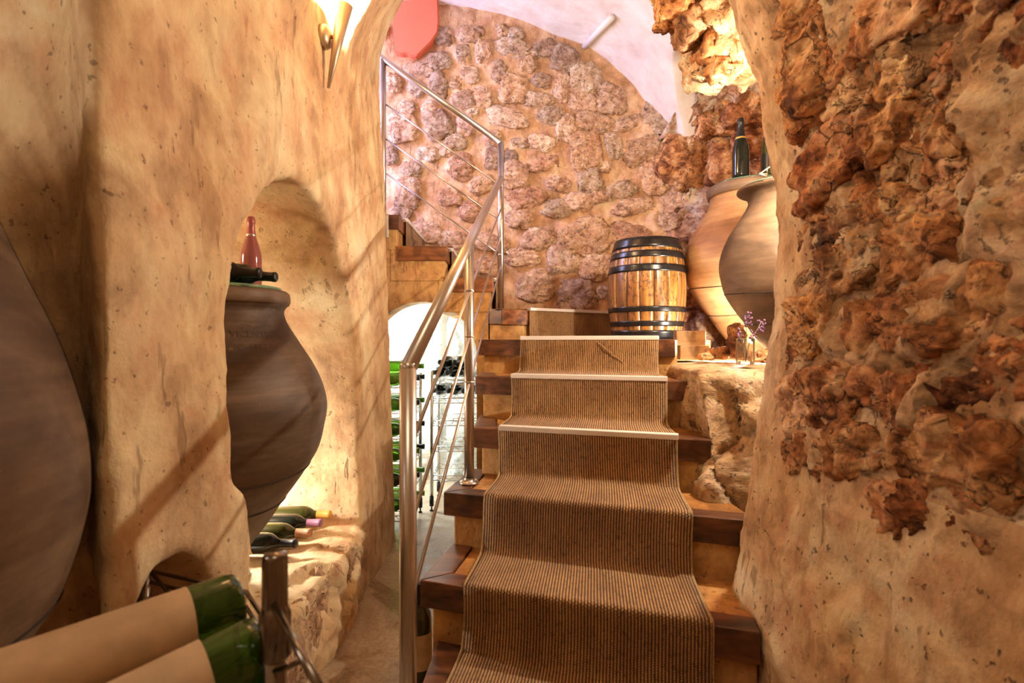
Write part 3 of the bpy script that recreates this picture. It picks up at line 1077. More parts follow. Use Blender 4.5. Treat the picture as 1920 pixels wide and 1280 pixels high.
RIGHT = [
    (1490, -30, 1580, 60, 'C'), (1495, 45, 1575, 210, 'O'), (1555, 50, 1660, 135, 'R'), (1590, -30, 1770, 85, 'P'), (1478, 120, 1545, 250, 'O'),
    (1545, 130, 1645, 205, 'O'), (1640, 75, 1705, 185, 'C'), (1725, 50, 1855, 150, 'R'), (1850, 20, 1960, 130, 'R'), (1690, 135, 1800, 195, 'D'),
    (1600, 195, 1690, 300, 'C'), (1668, 198, 1800, 295, 'O'), (1476, 250, 1612, 368, 'R'), (1690, 290, 1800, 345, 'P'), (1790, 255, 1940, 330, 'D'),
    (1785, 320, 1940, 445, 'G'), (1855, 130, 1960, 195, 'D'), (1860, 190, 1960, 255, 'R'), (1470, 360, 1600, 415, 'O'), (1590, 350, 1700, 420, 'C'),
    (1462, 405, 1600, 465, 'D'), (1625, 410, 1780, 535, 'O'), (1470, 455, 1640, 565, 'G'), (1452, 555, 1560, 665, 'C'), (1585, 540, 1850, 672, 'O'),
    (1790, 480, 1940, 600, 'O'), (1700, 345, 1785, 410, 'P'), (1840, 590, 1960, 665, 'R'), (1458, 690, 1612, 812, 'P'), (1610, 700, 1805, 795, 'R'),
    (1850, 668, 1980, 755, 'R'), (1500, 800, 1690, 895, 'O'), (1730, 775, 1950, 935, 'O'), (1670, 900, 1800, 1000, 'R'), (1785, 940, 1980, 1015, 'R'),
    (1790, 150, 1870, 250, 'O'), (1560, 480, 1640, 545, 'D'), (1700, 0, 1730, 60, 'P'), (1800, 600, 1860, 660, 'P')]
XW = 0.715
# small stones wedged into the gaps
for _ in range(1500):
    fx, fy = rnd.uniform(1480, 1900), rnd.uniform(0, 930)
    fw, fh = rnd.uniform(40, 90) * (0.7 + (fx - 1480) / 600), rnd.uniform(32, 60)
    if fy > 800 + (fx - 1480) * 0.45: continue
    if any(x0 - fw * .25 < fx < x1 + fw * .25 and y0 - fh * .25 < fy < y1 + fh * .25 for x0, y0, x1, y1, c in RIGHT): continue
    RIGHT.append((fx - fw / 2, fy - fh / 2, fx + fw / 2, fy + fh / 2, rnd.choice('ROPGDC')))
for i, (x0, y0, x1, y1, c) in enumerate(RIGHT):
    x0 = max(x0, 1484)
    xm = (x0 + x1) / 2
    Y0, Y1 = XW * F / (x1 - 960), XW * F / (x0 - 960)
    Ym = (Y0 + Y1) / 2
    zm = CAMZ + (640 - (y0 + y1) / 2) * Ym / F
    a = (Y1 - Y0) / 2
    b = (y1 - y0) / 2 * Ym / F
    xw = float(np.interp(zm, XR_Z, XR_X))
    # the wall rounds off towards its far end
    xw += 0.05 * max(0, (Ym - 1.25) / 0.3) ** 2
    dep = min(0.06, 0.5 * min(a, b) + 0.015)
    rugged_stone(wr, Vector((xw + 0.030, Ym, zm)), Vector((0, -1, 0)), Vector((0, 0, 1)), Vector((-1, 0, 0)), a, b, dep, c, rnd.uniform(-0.35, 0.35), i)

med = [stone_mesh('wall_stone', 4, 20 + s, 0.8, M['rock_back'], 0.08) for s in range(7)]
for i, (cx, cy, w, h, c) in enumerate(Z4 + [(x, y + 1216, w, h, c) for x, y, w, h, c in Z6]):
    px, py, w, h = 680 + cx / 3.2, cy / 3.2, w / 3.2, h / 3.2
    X = (px - 960) * 3.87 / F
    Y = float(back_y(np.array([X]))[0])
    p = W(px, py, Y - 0.02)
    a, b = w / 2 * Y / F * 1.2, h / 2 * Y / F * 1.2
    dep = min(0.05, 0.30 * min(a, b) + 0.022)
    sl = 0.0 if X < 0.95 else -min(1.0, 1.3 * (X - 0.95) / 0.3)
    nrm = Vector((sl, -1, 0)).normalized()
    tg = Vector((0, 0, 1)).cross(nrm) * -1
    put_stone(med[i % 7], wb, Vector((p.x, Y - 0.002, p.z)), -tg, Vector((0, 0, 1)), nrm, a, b, dep, c, rnd.uniform(-0.3, 0.3))

# boulders of the alcove
ALC = [(1290, 310, 110, 80, 3.62, 'O'), (1370, 310, 90, 90, 3.5, 'O'), (1372, 180, 60, 90, 3.4, 'O'), (1400, 210, 90, 60, 3.36, 'R'), (1345, 235, 80, 50, 3.5, 'P'),
       (1310, 270, 60, 50, 3.62, 'P'), (1410, 270, 70, 60, 3.42, 'R'), (1430, 190, 60, 60, 3.3, 'C'), (1228, 225, 46, 70, 3.80, 'G'), (1262, 300, 40, 60, 3.72, 'P'),
       (1425, 330, 60, 50, 3.4, 'P'), (1300, 590, 60, 90, 3.4, 'R'), (1330, 630, 60, 70, 3.2, 'D')]
for i, (px, py, w, h, Y, c) in enumerate(ALC):
    Y += 0.17
    p = W(px, py, Y)
    rugged_stone(al, p, Vector((1, 0, 0)), Vector((0, 0, 1)), Vector((0, -1, 0)), w / 2 * Y / F, h / 2 * Y / F, 0.09, c, rnd.uniform(-0.4, 0.4), 50 + i, 4)
# rock lumps along the arch edge
ARC = [(1262, 20, 60, 60, 'O'), (1300, 55, 70, 70, 'D'), (1335, 40, 70, 80, 'D'), (1345, 95, 70, 60, 'O'), (1395, 105, 50, 60, 'C'), (1385, 60, 50, 70, 'R'), (1318, 5, 60, 50, 'R'), (1250, -25, 60, 50, 'O'), (1360, 130, 60, 30, 'C')]
for i, (px, py, w, h, c) in enumerate(ARC):
    p = W(px, py, 2.02)
    rugged_stone(ar, p, Vector((1, 0, 0)), Vector((0, 0, 1)), Vector((0, -1, 0)), w / 2 * 2.02 / F, h / 2 * 2.02 / F, 0.06, c, rnd.uniform(-0.5, 0.5), 80 + i, 4)
# upright stone and pebbles on the ledge, hiding the small lamp
for i, (px, py, w, h, Y, c) in enumerate([(1381, 640, 30, 64, 2.40, 'C'), (1345, 663, 40, 22, 2.45, 'P'), (1322, 668, 26, 14, 2.40, 'C'), (1430, 668, 50, 24, 2.2, 'O')]):
    rugged_stone(lg, W(px, py, Y), Vector((1, 0, 0)), Vector((0, 0, 1)), Vector((0, -1, 0)), w / 2 * Y / F, h / 2 * Y / F, 0.03, c, 0.08, 120 + i, 4, None, 0.4)
# foot stones under the sill of the niche
for i, (Y, z, a, b, c) in enumerate([(1.62, 0.14, 0.13, 0.12, 'C'), (1.86, 0.16, 0.11, 0.10, 'L'), (2.06, 0.13, 0.10, 0.11, 'C'), (1.42, 0.15, 0.1, 0.11, 'O')]):
    put_stone(med[i], wl, Vector((-0.655, Y, z)), Vector((0, 1, 0)), Vector((0, 0, 1)), Vector((1, 0, 0)), a, b, 0.045, c, rnd.uniform(-0.3, 0.3))

# ------------------------------------------------------------------ lower flight of stairs
ZS = {-1: 0.18, 0: 0.36, 1: 0.54, 2: 0.72, 3: 0.90, 4: 1.063}
NOSE_H = 0.078


def Lk(k): return Vector((-.133 + .0445 * k, 1.50 + .26 * k))
def Rk(k): return Vector((.489 + .038 * k, 1.305 + .26 * k))


LEFT = {-1: (-.235, 1.258), 0: (-.268, 1.542), 1: (-.234, 1.806), 2: (-.151, 2.053), 3: (-.162, 2.331), 4: (-.165, 2.606)}
RIGHT_E = {-1: (.62, 0.99), 0: (.591, 1.262), 1: (.683, 1.516), 2: (.672, 1.790), 3: (.716, 2.05), 4: (.715, 2.322)}
BACKL = {-1: (-.222, 1.60), 0: (-.200, 1.85), 1: (-.175, 2.12), 2: (-.155, 2.38), 3: (-.16, 2.66)}
stairs = empty('lower_staircase', (0.25, 1.2, 0), 'lower flight of steps with dark wood nosings beside the steel handrail', 'staircase')


def addp(o, parent):
    o.parent = parent
    o.matrix_parent_inverse = parent.matrix_world.inverted() if parent.type != 'EMPTY' else Matrix.Translation(-parent.location)
    return o


def v2(t): return Vector((t[0], t[1]))


for k in range(-1, 4):
    z = ZS[k]
    fl_, fr_ = v2(LEFT[k]), v2(RIGHT_E[k])
    bl = v2(BACKL[k])
    u = (fr_ - fl_).normalized()
    n = Vector((-u.y, u.x))           # pointing up the stairs
    br = v2(RIGHT_E[k + 1]) + n * 0.05
    bl2 = bl + n * 0.03
    inl = 0.03
    body = [fl_ + n * 0.022 + u * inl, fr_ + n * 0.022 - u * 0.004, br + n * 0.1, bl2 + u * 0.02]
    st = prism('step', body, max(0.0, z - 0.36), z - 0.02, M['ochre'], None, 0.006)
    addp(st, stairs)
    w = 0.075
    ls = (bl - fl_).normalized()
    lsn = Vector((ls.y, -ls.x))
    c_in = fl_ + n * w + u * w * 0.95
    front = [fl_, fr_, fr_ + n * w, c_in]
    nb = prism('nosing_board', front, z - NOSE_H, z, M['dark_wood'], None, 0.004)
    nb.parent = st
    sb = prism('side_board', [fl_ + ls * 0.002, c_in + ls * 0.002, bl2 + u * w * 0.95, bl2], z - NOSE_H, z, M['dark_wood'], None, 0.004)
    sb.parent = st
    tp = prism('tread_panel', [c_in + n * 0.002 + u * 0.002, fr_ + n * (w + 0.002), br + n * 0.02, bl2 + u * (w + 0.002) + n * 0.02], z - 0.05, z - 0.004, M['tread'], None, 0.002)
    tp.parent = st

# landing
land = [Vector((-.165, 2.606)), Vector((.715, 2.322)), Vector((.76, 2.44)), Vector((.80, 2.72)), Vector((1.04, 2.78)), Vector((1.06, 3.62)), Vector((.80, 3.84)), Vector((-.05, 3.30)), Vector((-.135, 3.12))]
u = (land[1] - land[0]).normalized(); n = Vector((-u.y, u.x))
body = [land[0] + n * 0.022 + u * 0.02, land[1] + n * 0.022] + land[2:]
st = prism('landing', body, 0.70, 1.063 - 0.02, M['ochre'], None, 0.004)
addp(st, stairs)
nb = prism('nosing_board', [land[0], land[1], land[1] + n * 0.075, land[0] + n * 0.075], 1.063 - NOSE_H, 1.063, M['dark_wood'], None, 0.004)
nb.parent = st
tp = prism('tread_panel', [land[0] + n * 0.078 + u * 0.02, land[1] + n * 0.078 - u * 0.01] + land[2:], 1.0, 1.060, M['tread'], None, 0.002)
tp.parent = st

# ------------------------------------------------------------------ upper flight
upper = empty('upper_staircase', (-0.4, 3.1, 1.063), 'upper flight of wooden steps climbing left over the arch', 'staircase')
ZF, ZG, ZH, ZI, ZJ = 1.243, 1.423, 1.603, 1.783, 1.963
Fp = [Vector((-.134, 3.075)), Vector((-.057, 3.105)), Vector((.92, 3.78)), Vector((.92, 3.94)), Vector((-.134, 3.94))]
uF = (Fp[2] - Fp[1]).normalized(); nF = Vector((-uF.y, uF.x))
st = prism('step', [Fp[0] + Vector((0.004, 0.012)), Fp[1] + Vector((0.004, 0.014)) + nF * 0.012, Fp[2] + nF * 0.015, Fp[3], Fp[4]], 1.0, ZF - 0.02, M['ochre'], None, 0.004)
addp(st, upper)
nb = prism('nosing_board', [Fp[1], Fp[2], Fp[2] + nF * 0.07, Fp[1] + nF * 0.07], ZF - 0.09, ZF, M['red_wood'], None, 0.004); nb.parent = st
nb = prism('side_board', [Fp[0], Fp[1] + Vector((-.001, -.0005)), Fp[1] + nF * 0.07, Fp[0] + Vector((0, 0.08))], ZF - 0.09, ZF, M['dark_wood'], None, 0.004); nb.parent = st
for (xr, xl, z) in ((-.107, -.375, ZG), (-.375, -.65, ZH), (-.65, -.925, ZI), (-.925, -1.2, ZJ)):
    st = prism('step', [(xr - 0.014, 3.062), (xr - 0.014, 3.95), (xl - 0.05, 3.95), (xl - 0.05, 3.062)], z - 0.2, z - 0.02, M['ochre'], None, 0.004)
    addp(st, upper)
    nb = prism('nosing_board', [(xl - 0.012, 3.05), (xr, 3.05), (xr, 3.12), (xl - 0.012, 3.12)], z - 0.085, z, M['red_wood'], None, 0.004); nb.parent = st
    sb = prism('side_board', [(xr - 0.07, 3.122), (xr, 3.122), (xr, 3.9), (xr - 0.07, 3.9)], z - 0.085, z, M['red_wood'], None, 0.004); sb.parent = st
    tp = prism('tread_panel', [(xl, 3.122), (xr - 0.072, 3.122), (xr - 0.072, 3.9), (xl, 3.9)], z - 0.05, z - 0.003, M['tread'], None, 0.002); tp.parent = st
br_ = prism('bracket', [(-.78, 3.015), (-.705, 3.03), (-.705, 3.048), (-.78, 3.048)], 1.645, 1.775, M['steel'], None, 0.003)
addp(br_, upper)

# wall under the upper flight with its arch
xsamp = np.unique(np.concatenate([np.linspace(-1.7, -.136, 40), -.52 + .316 * np.cos(np.linspace(0, math.pi, 49))]))
vb, vt = [], []


def arch_bottom(x):
    d = .316 ** 2 - (x + .52) ** 2
    return .967 + math.sqrt(max(d, 0)) if abs(x + .52) < .316 - 1e-4 else 0.0


def top_z(x):
    for xr, z in ((-.375, ZG), (-.65, ZH), (-.925, ZI)):
        if x > xr: return z - 0.19
    return ZJ - 0.19


verts, faces = [], []
for i in range(len(xsamp) - 1):
    xa, xb = float(xsamp[i]), float(xsamp[i + 1])
    xm = (xa + xb) / 2
    za, zb = (arch_bottom(xa), arch_bottom(xb))
    inside = abs(xm + .52) < .316
    if inside:
        za = max(za, .967); zb = max(zb, .967)
    else:
        za = zb = 0.0
    zt = top_z(xm)
    b = len(verts)
    for y in (3.068, 3.24):
        verts += [(xa, y, za), (xb, y, zb), (xb, y, zt), (xa, y, zt)]
    faces += [(b, b + 1, b + 2, b + 3), (b + 7, b + 6, b + 5, b + 4), (b, b + 4, b + 5, b + 1)]
for xj in (-.52 - .316, -.52 + .316):
    b = len(verts)
    verts += [(xj, 3.068, 0), (xj, 3.24, 0), (xj, 3.24, .967), (xj, 3.068, .967)]
    faces.append((b, b + 1, b + 2, b + 3) if xj > -.5 else (b + 3, b + 2, b + 1, b))
wsx = pydata('wall_stair_arch', verts, faces, M['ochre'], None, False)
tag(wsx, 'ochre plastered arch carrying the upper flight', 'wall', kind='structure')

# bottle store behind the arch
def store_wall(name, p0, p1, z0, z1, seed, label):
    nu, nv = 90, 70
    p0, p1 = Vector(p0), Vector(p1)
    P = np.zeros((nu, nv, 3), np.float32)
    for i in range(nu):
        q = p0.lerp(p1, i / (nu - 1))
        P[i, :, 0] = q.x; P[i, :, 1] = q.y
        P[i, :, 2] = np.linspace(z0, z1, nv)
    P = P.reshape(-1, 3)
    QQ = grid_quads(nu, nv)
    N = vnormals(P, QQ)
    f1, f2, idv = cell(P * 7 + seed)
    P = P + N * (0.02 * fbm(P * 5 + seed, 4) + 0.02 * (idv - .5) + 0.008 * fbm(P * 20, 3))[:, None]
    o = np_mesh(name, P, QQ, M['store_wall'])
    tag(o, label, 'wall', kind='structure')
    return o


store_wall('wall_store_back', (-1.75, 4.15, 0), (-.1, 4.15, 0), -0.02, 1.45, 1, 'whitewashed rough back wall of the bottle store')
store_wall('wall_store_left', (-1.72, 3.2, 0), (-1.72, 4.2, 0), -0.02, 1.45, 4, 'whitewashed left wall of the bottle store')
store_wall('wall_store_right', (-.14, 4.2, 0), (-.14, 3.1, 0), -0.02, 1.2, 8, 'whitewashed wall of the bottle store below the landing')
o = prism('ceiling_store', [(-1.75, 3.22), (-.12, 3.22), (-.12, 4.2), (-1.75, 4.2)], 1.39, 1.42, M['store_wall'], None, 0)
tag(o, 'whitewashed low ceiling of the bottle store', 'ceiling', kind='structure')
pl = bpy.data.objects
v, f = lathe_data(smooth_profile([(.052, 0), (.05, .3), (.047, .7), (.05, 1.0), (.056, 1.12), (.05, 1.18), (.075, 1.26), (.08, 1.39)], 4), 20)
o = pydata('pillar', v, f, M['store_wall'])
o.location = (-.545, 4.02, 0)
tag(o, 'pale plastered post standing against the bottle store back wall', 'pillar', kind='structure')

# ------------------------------------------------------------------ carpet runner
runner = empty('carpet_runner', (0.2, 1.5, 0.36), 'brown ribbed sisal runner laid down the middle of the stairs', 'carpet')


def strip_mesh(name, rows, parent, mat=None, thick=0.007):
    """rows: list of (left Vector, right Vector); UV u metres across, v metres along"""
    nacross = 14
    verts, faces, uvs = [], [], []
    vlen = 0
    for i, (a, b) in enumerate(rows):
        if i:
            vlen += ((a + b) / 2 - (rows[i - 1][0] + rows[i - 1][1]) / 2).length
        w = (b - a).length
        for j in range(nacross):
            t = j / (nacross - 1)
            verts.append(a.lerp(b, t)); uvs.append((t * w, vlen))
    for i in range(len(rows) - 1):
        for j in range(nacross - 1):
            faces.append((i * nacross + j, i * nacross + j + 1, (i + 1) * nacross + j + 1, (i + 1) * nacross + j))
    me = bpy.data.meshes.new(name)
    me.from_pydata([tuple(v) for v in verts], [], faces)
    uvl = me.uv_layers.new(name='UVMap')
    for lp in me.loops:
        uvl.data[lp.index].uv = uvs[lp.vertex_index]
    o = link_mesh(name, me, mat or M['carpet'], None, len(rows) > 12)
    md = o.modifiers.new('thickness', 'SOLIDIFY'); md.thickness = thick; md.offset = 1.0
    addp(o, parent)
    return o


path = []
for k in range(-1, 5):
    z = ZS[k]
    zp = ZS.get(k - 1, 0.0)
    if k == -1:
        path += [(k - .05, 0.004), (k - .05, 0.06)]
    path += [(k - .10, zp + .020), (k - .055, zp + .055), (k - .035, zp + .09), (k - .035, z - .05), (k - .04, z - .02), (k - .03, z + .004), (k + .04, z + .007)]
    if k < 4:
        path += [(k + .35, z + .006), (k + .68, z + .006), (k + .82, z + .009)]
path = smooth_profile(path, 4)
rows = []
for i, (k, z) in enumerate(path):
    wob = 0.003 * math.sin(i * 0.11 + 1)
    l, r = Lk(k), Rk(k)
    rows.append((Vector((l.x + wob, l.y, z)), Vector((r.x + wob * 0.6, r.y, z))))
lower_strip = strip_mesh('lower_strip', rows, runner)
for side, nm in ((0, 'edge_binding'), (1, 'edge_binding')):
    pts = [r[side] + Vector((0, -0.002, 0.004)) for r in rows[::2]]
    eb = tube(nm, pts, 0.0045, M['carpet_edge'], None, 6)
    addp(eb, runner)
# landing piece and riser of the turning step
fa, fb = Vector((.097, 3.211, 0)), Vector((.70, 3.627, 0))
off = Vector((nF.x, nF.y, 0)) * -0.012
l4, r4 = Lk(4.05), Rk(4.05)
rows = [(Vector((l4.x, l4.y, 1.070)), Vector((r4.x, r4.y, 1.070))), (Vector((.07, 2.9, 1.069)), Vector((.66, 3.0, 1.069))), (fa + off + Vector((0, 0, 1.069)), fb + off + Vector((0, 0, 1.069)))]
strip_mesh('landing_piece', rows, runner, None, 0.005)
rows = [(fa + off + Vector((0, 0, zz)), fb + off + Vector((0, 0, zz))) for zz in (1.07, 1.12, 1.18, 1.236)]
rows += [(fa + Vector((-.02, .04, 1.247)), fb + Vector((-.02, .04, 1.247))), (Vector((-.085, 3.27, 1.247)), Vector((-.03, 3.88, 1.247)))]
strip_mesh('turning_strip', rows, runner, None, 0.006)
for (xr, zlo, zhi) in ((-.107, ZF, ZG), (-.375, ZG, ZH), (-.65, ZH, ZI), (-.925, ZI, ZJ)):
    rows = [(Vector((xr + .010 + dx, 3.20, zz)), Vector((xr + .010 + dx, 3.88, zz))) for dx, zz in ((0, zlo + .004), (0, zlo + .09), (0, zhi - .01), (-.012, zhi + .004), (-.15, zhi + .004), (-.268, zhi + .004))]
    strip_mesh('upper_strip', rows, runner, None, 0.005)
    s_ = prism('edge_strip', [(xr - .03, 3.2), (xr + .022, 3.2), (xr + .022, 3.88), (xr - .03, 3.88)], zhi - .008, zhi + .014, M['white_strip'], None, 0.003)
    addp(s_, runner)
# pale edge strips
for k in (2, 3, 4):
    z = ZS[k]
    l, r = Lk(k - .075), Rk(k - .075)
    u = (r - l).normalized(); n = Vector((-u.y, u.x))
    l = l - u * 0.004; r = r + u * 0.004
    s_ = prism('edge_strip', [l, r, r + n * 0.035, l + n * 0.035], z - .003, z + .016, M['white_strip'], None, 0.003)
    addp(s_, runner)
a2, b2 = Vector((fa.x, fa.y)) - nF * 0.026, Vector((fb.x, fb.y)) - nF * 0.026
s_ = prism('edge_strip', [a2, b2, b2 + nF * 0.035, a2 + nF * 0.035], ZF - .004, ZF + .014, M['white_strip'], None, 0.003)
addp(s_, runner)
# stitched seams across the upper carpet risers
def seam(p, q, name='stitched_seam'):
    pts = [p.lerp(q, i / 12) + Vector((0.002 * math.sin(i * 2), 0, 0.002 * math.cos(i * 3))) for i in range(13)]
    o = tube(name, pts, 0.0017, M['carpet_edge'], None, 6)
    addp(o, runner)


def on_riser(k, t, z):
    p = Lk(k - .085).lerp(Rk(k - .085), t)
    return Vector((p.x, p.y, z))


seam(on_riser(4, .58, 1.05), on_riser(4, .84, .92))
seam(fa.lerp(fb, .62) + off * 2 + Vector((0, 0, 1.23)), fa.lerp(fb, .5) + off * 2 + Vector((0, 0, 1.09)))

# ------------------------------------------------------------------ handrail
rail = empty('handrail', (-.2155, 1.10, 0), 'brushed steel handrail with thin rods running up beside both flights', 'handrail')
TR = 0.0178
P1 = Vector((-.2155, 1.10, .998)); P3 = Vector((-.065, 3.08, 2.0))
nw = tube('newel_post', [(P1.x, P1.y, 0.004), tuple(P1)], TR, M['steel'], None, 24); addp(nw, rail)
t2 = (1.92 - P1.y) / (P3.y - P1.y)
q2 = P1.lerp(P3, t2)
lr = tube('rail_tube', [P1 + (P1 - P3).normalized() * 0.004, P3 + (P3 - P1).normalized() * 0.012], TR, M['steel'], None, 24); addp(lr, rail)
v, f = lathe_data([(0, -.0178), (.0095, -.015), (.0155, -.009), (.0178, 0), (.0155, .009), (.0095, .015), (0, .0178)], 24)
kn = pydata('elbow', v, f, M['steel']); kn.location = P1; addp(kn, rail)
kn2 = pydata('elbow', v, f, M['steel'])
P2 = Vector((-.155, 1.92, .54))
pb = tube('post', [tuple(P2), (P2.x, P2.y, q2.z)], TR, M['steel'], None, 24); addp(pb, rail)
v, f = lathe_data([(0, 0), (.036, 0), (.036, .004), (.033, .007), (.0185, .008), (.0185, .02)], 32)
fg = pydata('base_flange', v, f, M['steel']); fg.location = P2 + Vector((0, 0, .002)); addp(fg, rail)
for a in (0.6, 2.7, 4.8):
    v2_, f2_ = lathe_data([(0, .012), (.003, .011), (.004, .007)], 10)
    sc_ = pydata('screw', v2_, f2_, M['steel']); sc_.location = P2 + Vector((.027 * math.cos(a), .027 * math.sin(a), .002)); addp(sc_, rail)
P3top = Vector((-.065, 3.08, 2.205)); P4top = Vector((-.749, 3.08, 2.69))
po = tube('post', [(P3.x, P3.y, ZF + .002), tuple(P3top)], TR, M['steel'], None, 24); addp(po, rail)
po = tube('post', [(P4top.x, 3.08, ZI + .002), tuple(P4top)], TR, M['steel'], None, 24); addp(po, rail)
ur = tube('rail_tube', [P3top + Vector((.004, 0, -.002)), P4top + (P4top - P3top) * 0.35], TR, M['steel'], None, 24); addp(ur, rail)
kn2.location = P3top; addp(kn2, rail)
for j in (1, 2, 3):
    dz = Vector((0, 0, -.165 * j - 0.012))
    rd = tube('rod', [P1 + dz, P3 + dz], 0.0048, M['steel'], None, 10); addp(rd, rail)
    rd = tube('rod', [P3top + Vector((0, 0, -.25 - .20 * (j - 1))), P4top + Vector((0, 0, -.25 - .20 * (j - 1)))], 0.0045, M['steel'], None, 10); addp(rd, rail)
    for (p, q) in ((Vector((P2.x, P2.y, 0)), P1.lerp(P3, t2).z + dz.z), (Vector((P3.x, P3.y, 0)), P3top.z - .25 - .2 * (j - 1))):
        c = pydata('rod_clip', *lathe_data([(.0179, -.004), (.0188, -.003), (.0188, .003), (.0179, .004)], 16), M['steel'])
        c.location = (p.x, p.y, q); addp(c, rail)

# ------------------------------------------------------------------ clay jars
# r and z measured on the jar standing in the niche (z from its foot)
JAR = [(.0, .004), (.045, .0), (.062, .02), (.09, .075), (.14, .14), (.194, .22), (.246, .29), (.299, .378), (.322, .465), (.330, .53), (.320, .59), (.290, .665), (.245, .74), (.208, .80), (.193, .835), (.192, .855), (.203, .872), (.208, .888), (.204, .912), (.196, .918), (.172, .912), (.165, .88), (.168, .83)]
JAR_FLARE = [(.0, .004), (.045, .0), (.062, .02), (.09, .075), (.14, .14), (.194, .22), (.246, .29), (.299, .378), (.322, .465), (.330, .53), (.318, .60), (.280, .69), (.230, .77), (.190, .84), (.180, .875), (.195, .905), (.232, .925), (.238, .935), (.228, .945), (.190, .92), (.165, .88)]


def make_jar(name, loc, s, mat, label, prof=JAR, seams=(.33, .215), sz=1.0, collar=None, rim_mat=None):
    root = empty(name, loc, label, 'jar', 'big clay wine jars')
    pr = smooth_profile([(r * s, z * s * sz) for r, z in prof], 5)
    v, f = lathe_data(pr, 96)
    V = np.array(v, np.float32)
    N = np.stack([V[:, 0], V[:, 1], 0 * V[:, 2]], 1); N /= (np.linalg.norm(N, axis=1)[:, None] + 1e-6)
    V = V + N * (0.006 * fbm(V * 3 + loc[0] * 7, 3))[:, None]
    body = pydata('body', V, f, mat, root)
    R = np.array(pr)
    for i, h in enumerate(seams):
        zz = h * s * sz
        k = np.argmin(np.abs(R[:25 * 5 // 2, 1] - zz))
        pts = []
        for a in range(73):
            t = 2 * math.pi * a / 72
            zt = zz + 0.006 * math.sin(t + i) + 0.003 * math.sin(3 * t)
            rr = float(np.interp(zt, R[:60, 1], R[:60, 0])) + 0.001 + 0.006 * float(fbm(np.array([[(R[k, 0]) * math.cos(t), R[k, 0] * math.sin(t), zt]], np.float32) * 3 + loc[0] * 7, 3)[0])
            pts.append((rr * math.cos(t), rr * math.sin(t), zt))
        v, f = tube_data(pts, 0.0022, 6, False)
        pydata('seam', v, f, M['seam'], root)
    if collar:
        z0, z1, grow = collar
        pts = [(float(np.interp(z * s * sz, R[:95, 1], R[:95, 0])) + grow * s, z * s * sz) for z in np.linspace(z0, z1, 6)]
        v, f = lathe_data([(pts[0][0] - grow * s * 1.2, pts[0][1])] + pts + [(pts[-1][0] - .02 * s, pts[-1][1] + .004)], 72)
        pydata('rim', v, f, rim_mat or mat, root)
    return root, R


def glass_plate(loc, r, label):
    v, f = lathe_data([(0, 0), (r - .002, 0), (r, .002), (r, .007), (r - .002, .009), (0, .009)], 64)
    o = pydata('glass_plate', v, f, M['glass_plate'])
    o.location = loc
    tag(o, label, 'glass plate', 'round glass plates on the jars')


jarA, RA = make_jar('clay_jar', (-.955, 1.74, .302), 1.0, M['clay_dark'], 'dark smoky clay jar standing in the arched niche', collar=(.872, .912, .004), rim_mat=M['clay_grey'])
v, f = lathe_data([(.03, 0), (.085, 0), (.088, .010), (.082, .026), (.07, .032), (.05, .03)], 40)
o = pydata('jar_stand', v, f, M['store_wall']); o.location = (-.955, 1.74, .276)
tag(o, 'low pale ring under the jar in the arched niche', 'stand')
glass_plate((-.955, 1.74, 1.222), .185, 'green edged glass plate on the jar in the niche')
make_jar('clay_jar', (-.97, .68, .25), 1.03, M['clay_grey'], 'large brown clay jar at the left edge in the near recess', prof=[(r, z if z < .53 else .53 + (z - .53) * 1.5) for r, z in JAR], seams=(.36, .2), sz=1.06)
pl = prism('jar_plinth', [(-1.4, .3), (-.74, .3), (-.78, .86), (-1.35, 1.06)], 0.0, .252, M['ochre'], None, 0.02)
tag(pl, 'low plaster plinth under the large jar of the near recess', 'plinth', kind='structure')
jarC, RC = make_jar('clay_jar', (1.315, 2.95, .955), 1.04, M['clay_tan'], 'tan clay jar on the ledge behind the darker jar', collar=(.862, .918, .006), rim_mat=M['clay_grey'], seams=(.375, .235))
glass_plate((1.315, 2.95, .955 + .957), .195, 'glass plate on the tan clay jar carrying two sparkling wine bottles')
jarD, RD = make_jar('clay_jar', (1.165, 2.27, .955), .80, M['clay_dark'], 'dark flared clay jar on the ledge half behind the pillar', prof=JAR_FLARE, seams=(.375, .22))
glass_plate((1.165, 2.27, .955 + .757), .17, 'glass plate on the dark flared jar')
hk = tube('iron_latch', [W(1424, 326, 2.12), W(1437, 331, 2.12), W(1438, 326, 2.12), W(1424, 326, 2.12), W(1456, 304, 2.12), W(1462, 300, 2.12)], 0.004, M['brass'], None, 8)
tag(hk, 'thin brown metal hook lying on the rim of the dark flared jar', 'hook')

# stamped lettering on the niche jar, wrapped onto its surface
def wrapped_text(body, root, R, size, ang, z, mat, name='stamped_lettering'):
    cu = bpy.data.curves.new('txt', 'FONT')
    cu.body = body; cu.size = size; cu.resolution_u = 2
    tmp = bpy.data.objects.new('txt', cu)
    COL.objects.link(tmp)
    dg = bpy.context.evaluated_depsgraph_get()
    me = bpy.data.meshes.new_from_object(tmp.evaluated_get(dg))
    bpy.data.objects.remove(tmp)
    bm = bmesh.new(); bm.from_mesh(me)
    bmesh.ops.subdivide_edges(bm, edges=bm.edges, cuts=1)
    bmesh.ops.triangulate(bm, faces=bm.faces)
    for vv in bm.verts:
        zz = z + vv.co.y * 0.9
        rr = float(np.interp(zz, R[:75, 1], R[:75, 0]))
        a = ang + vv.co.x / rr
        p = np.array([[rr * math.cos(a), rr * math.sin(a), zz]], np.float32)
        rr += 0.006 * float(fbm(p * 3 + root.location.x * 7, 3)[0]) + 0.0012
        vv.co = (rr * math.cos(a), rr * math.sin(a), zz)
    return bm_obj(name, bm, mat, root)


